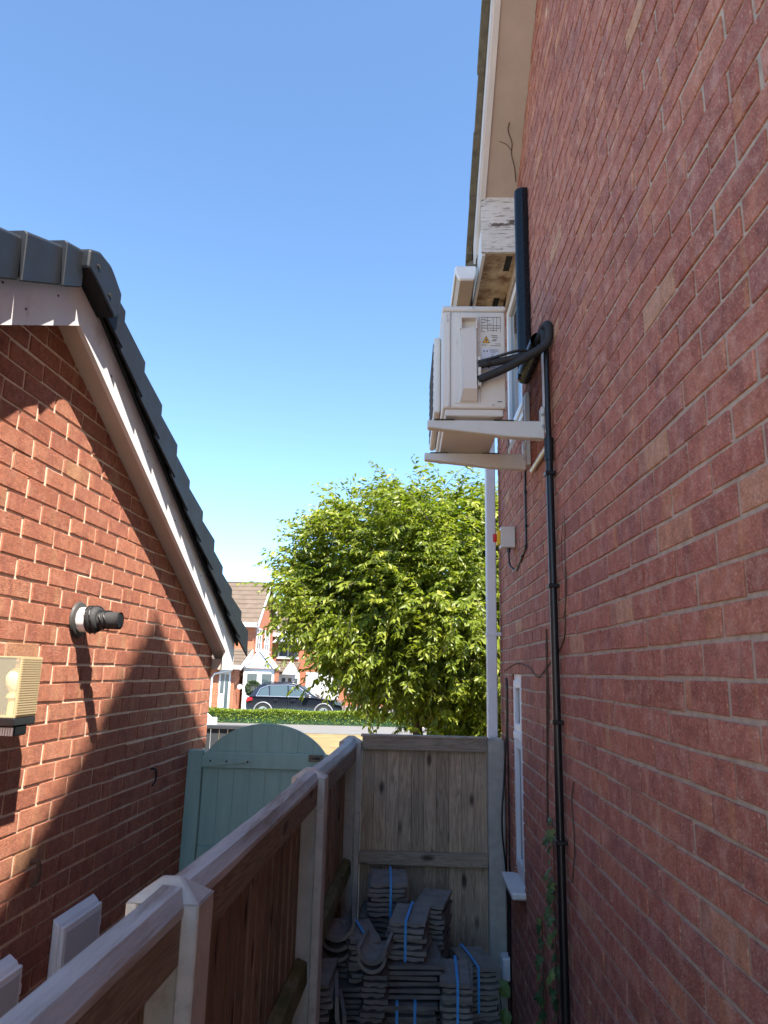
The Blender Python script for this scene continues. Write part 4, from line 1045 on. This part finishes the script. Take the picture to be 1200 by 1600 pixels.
# twigs with hanging leaves
TW = 3300; Pp = []; Dd = []; Ll = []; Ww = []; Tn = []; tw = MB()
clumps = []
for i in range(430):
    d = rng.normal(size=3); d /= (np.abs(d)**2.2).sum()**(1/2.2); rad = rng.uniform(.3, 1.0)**.6
    bulge = 1+.11*math.sin(5*d[0]+3*d[2])+.12*rng.normal()
    c_ = CC+CR*d*rad*bulge
    zmin = -.12-.9*min(0, c_[0]+.45)
    if c_[0] < .55 and c_[2] < zmin: c_[2] = zmin+rng.uniform(0, .45)
    clumps.append((c_, d, rng.uniform(.16, .36), rng.uniform(-.22, .22)))
for i in range(60):        # low skirt at the right, down behind the fence
    c_ = np.array([rng.uniform(.72, 2.1), TY+rng.uniform(-.9, .6), rng.uniform(-1.5, -.05)])
    clumps.append((c_, np.array([rng.uniform(-.4, .4), -.8, .1]), rng.uniform(.18, .34), rng.uniform(-.1, .25)))
for (ux, uz) in ((-1.2, 2.45), (-1.4, 2.15), (-1.5, 1.75), (-.9, 2.6), (-.4, 2.75), (.9, 2.75), (1.35, 2.65), (-1.5, 1.2), (-1.55, 1.45), (-1.3, 1.9)):
    for k in range(3): clumps.append((np.array([ux, TY+rng.uniform(-.5, .4), uz])+rng.normal(size=3)*.12, np.array([-.5 if ux < 0 else .3, -.2, .6]), .2, rng.uniform(-.05, .25)))
for i in range(46):        # long shoots standing out of the outline
    th_ = rng.uniform(-.15, math.pi+.1); d = np.array([math.cos(th_), rng.uniform(-.6, .3), math.sin(th_)]); d /= np.linalg.norm(d)
    clumps.append((CC+CR*d*rng.uniform(1.0, 1.07), d, .13, rng.uniform(0, .25)))
for ci, (c_, d, sp, tn) in enumerate(clumps):
    nt_ = 17 if sp > .15 else 5
    for j in range(nt_):
        p = c_+rng.normal(size=3)*sp*np.array([1, 1, .8])
        dr = d*.9+rng.normal(size=3)*.55+np.array([0, 0, .10]); dr /= np.linalg.norm(dr)
        Ltw = rng.uniform(.28, .62); ns = 7
        q = p.copy(); path = [tuple(q)]
        for k in range(ns):
            dr = dr+np.array([0, 0, -.09]); dr /= np.linalg.norm(dr); q = q+dr*Ltw/ns; path.append(tuple(q))
            for sgn in (-1, 1):
                sd_ = np.cross(dr, [0, 0, 1.]); sd_ /= np.linalg.norm(sd_)+1e-6
                ld = dr*.55+sd_*sgn*rng.uniform(.35, .9)+np.array([0, 0, -rng.uniform(.1, .7)])+rng.normal(size=3)*.16
                ld /= np.linalg.norm(ld); lg = rng.uniform(.10, .165)*(1-.25*k/ns)
                Pp.append(q); Dd.append(ld); Ll.append(lg); Ww.append(lg*rng.uniform(.32, .44)); Tn.append(min(1, max(0, .45+tn+rng.normal()*.16+.25*k/ns*.6)))
        if j % 2 == 0: tw.tube([path[0], path[3], path[-1]], [.006, .004, .002], 3, cap=False)
tw.build('twigs', 'bark', tr, kind='stuff')
leaves_mesh('crown', np.array(Pp), np.array(Dd), np.array(Ll), np.array(Ww), np.array(Tn), 'leaf_tree', tr)

# ================================================================== HEDGE AND STREET
def hedge(x0, x1, y0, y1, z1, label):
    t = thing('hedge', label, 'hedge', ((x0+x1)/2, (y0+y1)/2, GZ))
    B(((x0+.1, y0+.12, GZ), (x1-.1, y1-.12, z1-.1))).build('inner_growth', 'leaf_ivy', t)
    n = 26000; a = rng.uniform(size=(n, 3)); P = np.stack([x0+(x1-x0)*a[:, 0], y0+(y1-y0)*a[:, 1]*.55, GZ+(z1-GZ)*np.sqrt(a[:, 2])], 1)
    top = rng.uniform(size=n) < .45
    P[top, 1] = rng.uniform(y0, y1, top.sum()); P[top, 2] = z1-.06*rng.uniform(size=top.sum())+.03*np.sin(P[top, 0]*2.1)
    D = rng.normal(size=(n, 3)); D[:, 2] += .7; D[:, 1] -= .5; D /= np.linalg.norm(D, axis=1)[:, None]
    leaves_mesh('foliage', P, D, rng.uniform(.05, .085, n), rng.uniform(.03, .045, n), np.clip(.5+.25*rng.normal(size=n), 0, 1), 'leaf_hedge', t)
hedge(-8.9, .6, 30.2, 30.95, -1.69, 'low clipped green hedge in front of the parked car')

# grey fence and white panel beyond the gate
t = thing('painted_fence', 'low slate-grey painted fence beyond the green gate', 'fence', (-2.2, 8.6, GZ))
x = -3.05
while x < -1.66:
    B(((x, 8.6, GZ), (x+.093, 8.62, -.70))).build('board', 'fence_far', t, bevel=.002); x += .1
B(((-3.07, 8.57, -.70), (-1.64, 8.66, -.655))).build('capping', 'fence_far', t, bevel=.006)
m = MB().prism([(-4.65, GZ), (-3.92, GZ), (-3.92, -1.02), (-4.3, -.72), (-4.65, -.45)], 'y', 15.0, 15.12)
t = thing('white_screen', 'white sloping-topped screen panel left of the hedge', 'screen', (-4.25, 15.05, GZ))
m.build('panel', 'white_far', t, bevel=.01)
B(((-3.93, 14.96, GZ), (-3.85, 15.16, -1.0))).build('end_post', 'white_far', t)
sk = thing('garden_stake', 'short pale wooden stake at the foot of the tree trunk', 'stake', (.25, 18, GZ))
m = MB().prism([(.20, GZ), (.31, GZ), (.31, -1.22), (.255, -1.13), (.20, -1.22)], 'y', 18, 18.08); m.build('stake', 'cap_rail', sk)
B(((.195, 18.02, -1.6), (.315, 18.09, -1.56))).build('tie', 'tyre', sk)

# ================================================================== PARKED CAR
def car(x0, y0, s, label):
    """side view facing +x; x0 = tail, y0 = near flank"""
    t = thing('parked_car', label, 'car', (x0+2.25*s, y0+.9*s, GZ+.004))
    g = GZ+.004
    X = lambda x: x0+x*s
    Zz = lambda z: g+z*s
    prof = [(.06, .42), (.0, .62), (.03, .92), (.10, 1.02), (.42, 1.06), (3.05, 1.04), (3.35, 1.02), (4.15, .93), (4.42, .8), (4.48, .55), (4.45, .34), (4.1, .25), (.3, .25)]
    wid = 1.84
    m = MB(); n = len(prof); rows = []
    for (yy, ins) in ((0.06, .03), (0.0, 0.), (wid, 0.), (wid-.06, .03)):
        for (x, z) in prof:
            cx_, cz_ = 2.2, .65; rows.append((X(x+(cx_-x)*ins*.6), y0+yy*s, Zz(z+(cz_-z)*ins)))
    fs = [tuple(range(n))[::-1], tuple(range(3*n, 4*n))]
    for r in range(3): fs += [(r*n+i, r*n+(i+1) % n, r*n+n+(i+1) % n, r*n+n+i) for i in range(n)]
    m.add(rows, fs); body = m.build('body', 'car', t, smooth=True, bevel=.02*s, seg=2)
    # greenhouse
    gh0 = [(.12, 1.0), (.38, 1.38), (.62, 1.60), (1.1, 1.645), (1.9, 1.64), (2.45, 1.55), (3.3, 1.02)]
    m = MB(); n = len(gh0); rows = []
    for (yy, k) in ((.05, 0), (.05, 1), (wid-.05, 1), (wid-.05, 0)):
        pass
    def gy_(z, side): 
        ins = .05+max(0, z-1.0)/.65*.22
        return y0+(ins if side == 0 else wid-ins)*s
    for side in (0, 1):
        rows += [(X(x), gy_(z, side), Zz(z)) for x, z in gh0]
    fs = [tuple(range(n)), tuple(range(n, 2*n))[::-1]]+[(i, (i+1) % n, n+(i+1) % n, n+i) for i in range(n)]
    m.add(rows, fs); m.build('cabin', 'car', t, smooth=True, bevel=.015*s)
    # side glass (near flank and far flank)
    for side, sg in ((0, -1), (1, 1)):
        for P in ([(.52, 1.08), (.66, 1.38), (.98, 1.51), (1.06, 1.08)], [(1.12, 1.08), (1.06, 1.52), (1.86, 1.55), (1.92, 1.08)], [(2.0, 1.08), (1.94, 1.55), (2.36, 1.49), (2.98, 1.1), (2.96, 1.08)]):
            m = MB(); q = len(P); vs = [(X(x), gy_(z, side)+sg*.002*s, Zz(z)) for x, z in P]+[(X(x), gy_(z, side)+sg*.010*s, Zz(z)) for x, z in P]
            m.add(vs, [tuple(range(q)), tuple(range(q, 2*q))]+[(i, (i+1) % q, q+(i+1) % q, q+i) for i in range(q)]); m.build('side_window', 'car_glass', t)
        path = [(.46, 1.06), (.62, 1.40), (.98, 1.55), (1.9, 1.585), (2.38, 1.52), (3.02, 1.1), (3.0, 1.055), (1.5, 1.06), (.46, 1.06)]
        MB().tube([(X(x), gy_(z, side)+sg*.008*s, Zz(z)) for x, z in path], .018*s, 5).build('window_trim', 'chrome', t)
    for P, nm in (([(.16, 1.06), (.40, 1.36), (.56, 1.5)], 'rear_window'), ([(2.5, 1.5), (2.9, 1.26), (3.26, 1.05)], 'windscreen')):
        m = MB(); vs = []
        for x, z in P: vs += [(X(x)+(.02 if nm == 'windscreen' else -.02)*s, gy_(z, 0)+.1*s, Zz(z)+.012*s), (X(x)+(.02 if nm == 'windscreen' else -.02)*s, gy_(z, 1)-.1*s, Zz(z)+.012*s)]
        m.add(vs, [(0, 1, 3, 2), (2, 3, 5, 4)]); m.build(nm, 'car_glass', t)
    for xx in (.82, 3.62):
        for yy in (0, wid):
            sgn = -1 if yy == 0 else 1
            ar = [(X(xx+.43*math.cos(a)), y0+(yy+sgn*.012)*s, Zz(.36+.43*math.sin(a))) for a in np.linspace(-.15, math.pi+.15, 14)]
            MB().tube(ar, .035*s, 6).build('wheel_arch', 'clad', t)
            w_ = MB().tube([(X(xx), y0+(yy+sgn*.01-(sgn*.22))*s, Zz(.36)), (X(xx), y0+(yy+sgn*.015)*s, Zz(.36))], .36*s, 22).build('wheel', 'tyre', t, bevel=.02*s)
            MB().tube([(X(xx), y0+(yy+sgn*.012)*s, Zz(.36)), (X(xx), y0+(yy+sgn*.02)*s, Zz(.36))], .25*s, 18).build('rim', 'chrome', w_)
            sp = MB()
            for k in range(5):
                a = 2*math.pi*k/5; sp.tube([(X(xx), y0+(yy+sgn*.022)*s, Zz(.36)), (X(xx+.22*math.cos(a)), y0+(yy+sgn*.022)*s, Zz(.36+.22*math.sin(a)))], .022*s, 5)
            sp.build('spokes', 'verge_dark', w_)
    for yy in (.12, wid-.12):
        MB().tube([(X(.75), y0+(yy+.12 if yy < 1 else yy-.12)*s, Zz(1.63)), (X(.85), y0+(yy+.12 if yy < 1 else yy-.12)*s, Zz(1.69)), (X(2.1), y0+(yy+.12 if yy < 1 else yy-.12)*s, Zz(1.68)), (X(2.3), y0+(yy+.12 if yy < 1 else yy-.12)*s, Zz(1.6))], .02*s, 6).build('roof_rail', 'car', t)
        B(((X(2.75), y0+(-.16 if yy < 1 else wid+.01)*s, Zz(1.05)), (X(2.95), y0+(-.01 if yy < 1 else wid+.16)*s, Zz(1.2)))).build('door_mirror', 'car', t, bevel=.02*s)
    m = MB().prism([(X(-.01), Zz(.80)), (X(.30), Zz(.88)), (X(.30), Zz(.98)), (X(.06), Zz(1.0))], 'y', y0-.006*s, y0+.3*s); m.build('tail_lamp', 'red_lamp', t)
    m = MB().prism([(X(4.1), Zz(.78)), (X(4.44), Zz(.72)), (X(4.40), Zz(.86)), (X(4.12), Zz(.92))], 'y', y0-.006*s, y0+.35*s); m.build('headlamp', 'car_glass', t)
    for xx in (1.08, 1.97): B(((X(xx), y0-.003*s, Zz(.3)), (X(xx+.012), y0+.01*s, Zz(1.03)))).build('door_gap', 'verge_dark', t)
    for xx in (1.3, 2.12): B(((X(xx), y0-.025*s, Zz(.92)), (X(xx+.2), y0-.002*s, Zz(.95)))).build('door_handle', 'car', t, bevel=.008*s)
car(-6.98, 32.2, .955, 'dark navy estate-type SUV parked behind the low hedge')

# ================================================================== FAR HOUSES
def tiled_slope(par, x0, x1, y0, z0, y1, z1, name='roof', mat='roof_far', n=9):
    m = MB()
    for i in range(n):
        a, b = i/n, (i+1)/n+.02
        ya, yb = y0+(y1-y0)*a, y0+(y1-y0)*b; za, zb = z0+(z1-z0)*a, z0+(z1-z0)*b
        m.add([(x0, ya, za+.05), (x1, ya, za+.05), (x1, yb, zb), (x0, yb, zb), (x0, ya, za-.02), (x1, ya, za-.02), (x1, yb, zb-.06), (x0, yb, zb-.06)],
              [(0, 1, 2, 3), (7, 6, 5, 4), (4, 5, 1, 0), (5, 6, 2, 1), (6, 7, 3, 2), (7, 4, 0, 3)])
    return m.build(name, mat, par)
def far_window(par, x0, x1, y, z0, z1, nx=2, nz=2, face='y', mat='white_far', gl=None):
    def Bx(a0, a1, d0, d1, b0, b1):
        return ((a0, y+d0, b0), (a1, y+d1, b1)) if face == 'y' else ((y-d1, a0, b0), (y-d0, a1, b1))
    f = .07; bs = [Bx(x0, x0+f, -.05, .02, z0, z1), Bx(x1-f, x1, -.05, .02, z0, z1), Bx(x0+f, x1-f, -.049, .02, z1-f, z1), Bx(x0+f, x1-f, -.049, .02, z0, z0+f)]
    w = B(*bs).build('window', mat, par)
    B(Bx(x0+f, x1-f, -.015, .01, z0+f, z1-f)).build('pane', gl or 'car_glass', w)
    g = []
    for i in range(1, nx): xx = x0+(x1-x0)*i/nx; g.append(Bx(xx-.025, xx+.025, -.04, -.016, z0+f, z1-f))
    for i in range(1, nz): zz = z0+(z1-z0)*i/nz; g.append(Bx(x0+f, x1-f, -.038, -.0165, zz-.02, zz+.02))
    if g: B(*g).build('glazing_bars', mat, w)
    B(Bx(x0-.06, x1+.06, -.12, .0, z0-.09, z0-.002)).build('sill', mat, w)
    return w
h1 = thing('far_house', 'orange brick detached house with brown tiled roof behind the hedge', 'house', (-11, 40, GZ))
hx0, hx1, hy0, hy1, he = -16, -8.0, 38.0, 43.4, 2.45
B(((hx0, hy0, GZ), (hx1, hy1, he))).build('wall', 'farbrick', h1)
rz = he+2.25; ym = (hy0+hy1)/2
MB().prism([(hy0, he), (hy1, he), (ym, rz)], 'x', hx1-.2, hx1-.001).build('gable', 'farbrick', h1)
tiled_slope(h1, hx0-.2, hx1+.25, hy0-.35, he-.12, ym, rz+.12, n=9); tiled_slope(h1, hx0-.2, hx1+.25, hy1+.35, he-.12, ym, rz+.12, n=9)
B(((hx0-.2, hy0-.42, he-.3), (hx1+.2, hy0-.36, he-.08))).build('gutter', 'white_far', h1); B(((hx0-.2, hy0-.355, he-.33), (hx1+.2, hy0-.001, he-.28))).build('eave_soffit', 'white_far', h1)
for (a, b) in ((hy0-.35, ym), (hy1+.35, ym)):
    m = MB(); m.add([(x, yy, zz+dz) for x in (hx1+.26, hx1+.30) for (yy, zz) in ((a, he-.12), (b, rz+.12)) for dz in (-.2, .04)], [(0, 1, 3, 2), (4, 6, 7, 5), (0, 4, 5, 1), (2, 3, 7, 6), (0, 2, 6, 4), (1, 5, 7, 3)]); m.build('bargeboard', 'white_far', h1)
far_window(h1, 38.6, 39.9, hx1, .98, 2.15, 2, 3, face='x'); far_window(h1, 40.9, 42.2, hx1, .98, 2.15, 2, 3, face='x')
# tiled porch with glazed door
B(((-10.40, 35.6, GZ), (-8.35, 37.999, .15))).build('porch_wall', 'farbrick', h1)
tiled_slope(h1, -10.60, -8.05, 35.3, .10, 38.0, 1.0, name='porch_roof', n=5)
B(((-10.60, 35.22, -.05), (-8.00, 35.29, .14))).build('porch_fascia', 'white_far', h1)
m = MB().prism([(35.3, .06), (38, .96), (38, .72), (35.3, -.1)], 'x', -8.04, -7.99); m.build('porch_bargeboard', 'white_far', h1)
pd = B(((-9.08, 35.56, GZ+.05), (-8.52, 35.599, -.1))).build('porch_door', 'white_far', h1)
B(((-9.00, 35.54, -1.2), (-8.82, 35.559, -.3))).build('door_pane', 'car_glass', pd); B(((-8.77, 35.54, -1.9), (-8.60, 35.559, -.3))).build('door_pane', 'car_glass', pd)
MB().tube([(-8.40, 35.3, -.1), (-9.30, 35.45, -.3), (-9.42, 35.5, -.5), (-9.42, 35.5, GZ)], .045, 8).build('porch_downpipe', 'white_far', h1)
MB().tube([(-8.15, 36.1, -.9), (-8.15, 36.02, -.9)], .12, 10).build('wall_plaque', 'white_far', h1)
# white gabled canopy with glazed doors
m = MB().prism([(-8.15, .02), (-6.55, .02), (-7.35, .92)], 'y', 36.6, 36.66); cp = m.build('canopy_pediment', 'grey_far', h1)
m = MB().prism([(-8.22, .0), (-7.35, .98), (-6.48, .0), (-6.6, .0), (-7.35, .86), (-8.1, .0)], 'y', 36.55, 37.8); m.build('canopy_bargeboard', 'white_far', h1)
B(((-8.15, 36.7, GZ), (-6.6, 36.78, .0))).build('canopy_screen', 'white_far', h1)
for xx in (-7.95, -7.2): B(((xx, 36.68, -1.3), (xx+.5, 36.699, -.25))).build('door_pane', 'car_glass', h1)
B(((-8.2, 36.78, GZ), (-6.55, 37.9, .0))).build('canopy_side', 'farbrick', h1)
tp = thing('topiary_ball', 'round clipped topiary ball in front of the white doors', 'plant', (-7.35, 35.4, GZ))
MB().tube([(-7.35, 35.4, GZ), (-7.35, 35.4, -1.2)], .05, 6).build('stem', 'bark', tp)
n = 2500; D = rng.normal(size=(n, 3)); D /= np.linalg.norm(D, axis=1)[:, None]
leaves_mesh('ball', np.array([-7.35, 35.4, -.95])+D*.36*rng.uniform(.75, 1, n)[:, None], D, np.full(n, .08), np.full(n, .05), rng.uniform(size=n), 'topiary', tp)
MB().tube([(-7.35, 35.4, GZ), (-7.35, 35.4, GZ+.35)], [.2, .26], 12).build('pot', 'white_far', tp)

def far_house2(x0, x1, y, he, rz, label, dormers, doors, wins):
    h = thing('far_house', label, 'house', ((x0+x1)/2, y+3, GZ))
    B(((x0, y, GZ), (x1, y+6.5, he))).build('wall', 'farbrick2', h)
    tiled_slope(h, x0-.25, x1+.25, y-.4, he-.1, y+3.25, rz, n=10); tiled_slope(h, x0-.25, x1+.25, y+6.9, he-.1, y+3.25, rz, n=10)
    for xx in (x0+.001, x1-.201): MB().prism([(y, he), (y+6.5, he), (y+3.25, rz-.12)], 'x', xx, xx+.2).build('gable', 'farbrick2', h)
    B(((x0-.25, y-.48, he-.28), (x1+.25, y-.42, he-.06))).build('gutter', 'white_far', h)
    for (xc, w, zb) in dormers:
        MB().prism([(xc-w, zb), (xc+w, zb), (xc, zb+w*.85)], 'y', y-.6, y+.6).build('dormer_face', 'grey_far', h)
        m = MB().prism([(xc-w-.2, zb-.08), (xc, zb+w*.85+.16), (xc+w+.2, zb-.08), (xc+w, zb-.08), (xc, zb+w*.85-.02), (xc-w, zb-.08)], 'y', y-.75, y+2.2); m.build('dormer_bargeboard', 'white_far', h)
    for (a, b, c, d, nx, nz) in wins: far_window(h, a, b, y, c, d, nx, nz)
    for (a, b, c, d) in doors:
        o = B(((a, y-.08, c), (b, y-.001, d))).build('garage_door', 'white_far', h)
        k = 5
        for i in range(k): B(((a+(b-a)*(i+.1)/k, y-.11, c+.15), (a+(b-a)*(i+.9)/k, y-.081, d-.12))).build('door_panel', 'white_far', o, bevel=.02)
    return h
h2 = far_house2(-9.2, -1.2, 47.0, 2.35, 4.6, 'red brick house with small white dormer gable, partly behind the tree', [(-7.6, .75, 1.75)], [(-6.35, -4.2, -2.1, -.15)],
                [(-8.25, -6.95, .75, 1.7, 2, 2), (-3.6, -2.2, -1.3, -.2, 3, 2), (-5.4, -3.9, .7, 1.8, 2, 2), (-3.0, -1.8, .7, 1.8, 2, 2)])
# porch of the second house
tiled_slope(h2, -9.2, -6.75, 45.2, -.15, 47.0, .5, name='porch_roof', n=4)
m = MB().prism([(-7.6, -.3), (-6.5, -.3), (-7.05, .55), ], 'y', 45.0, 45.08); m.build('porch_pediment', 'white_far', h2)
B(((-8.0, 46.3, GZ), (-6.7, 46.4, -.3))).build('porch_door', 'white_far', h2)
for xx in (-7.8, -7.4, -7.0): B(((xx, 46.27, -1.6), (xx+.22, 46.299, -.55))).build('door_pane', 'car_glass', h2)
h3 = far_house2(.6, 9.5, 50.0, 2.4, 4.7, 'red brick house glimpsed through the right side of the tree', [(3, .8, 1.8)], [(1.2, 3.4, -2.1, -.1)], [(4.4, 6, -1.3, -.2, 3, 2), (1.4, 2.8, .7, 1.8, 2, 2), (5, 6.4, .7, 1.8, 2, 2)])

# ------------------------------------------------------------------ lift the layout so that the ground lies at z = 0
for o in list(SC.objects):
    if o.parent is None: o.location.z += G
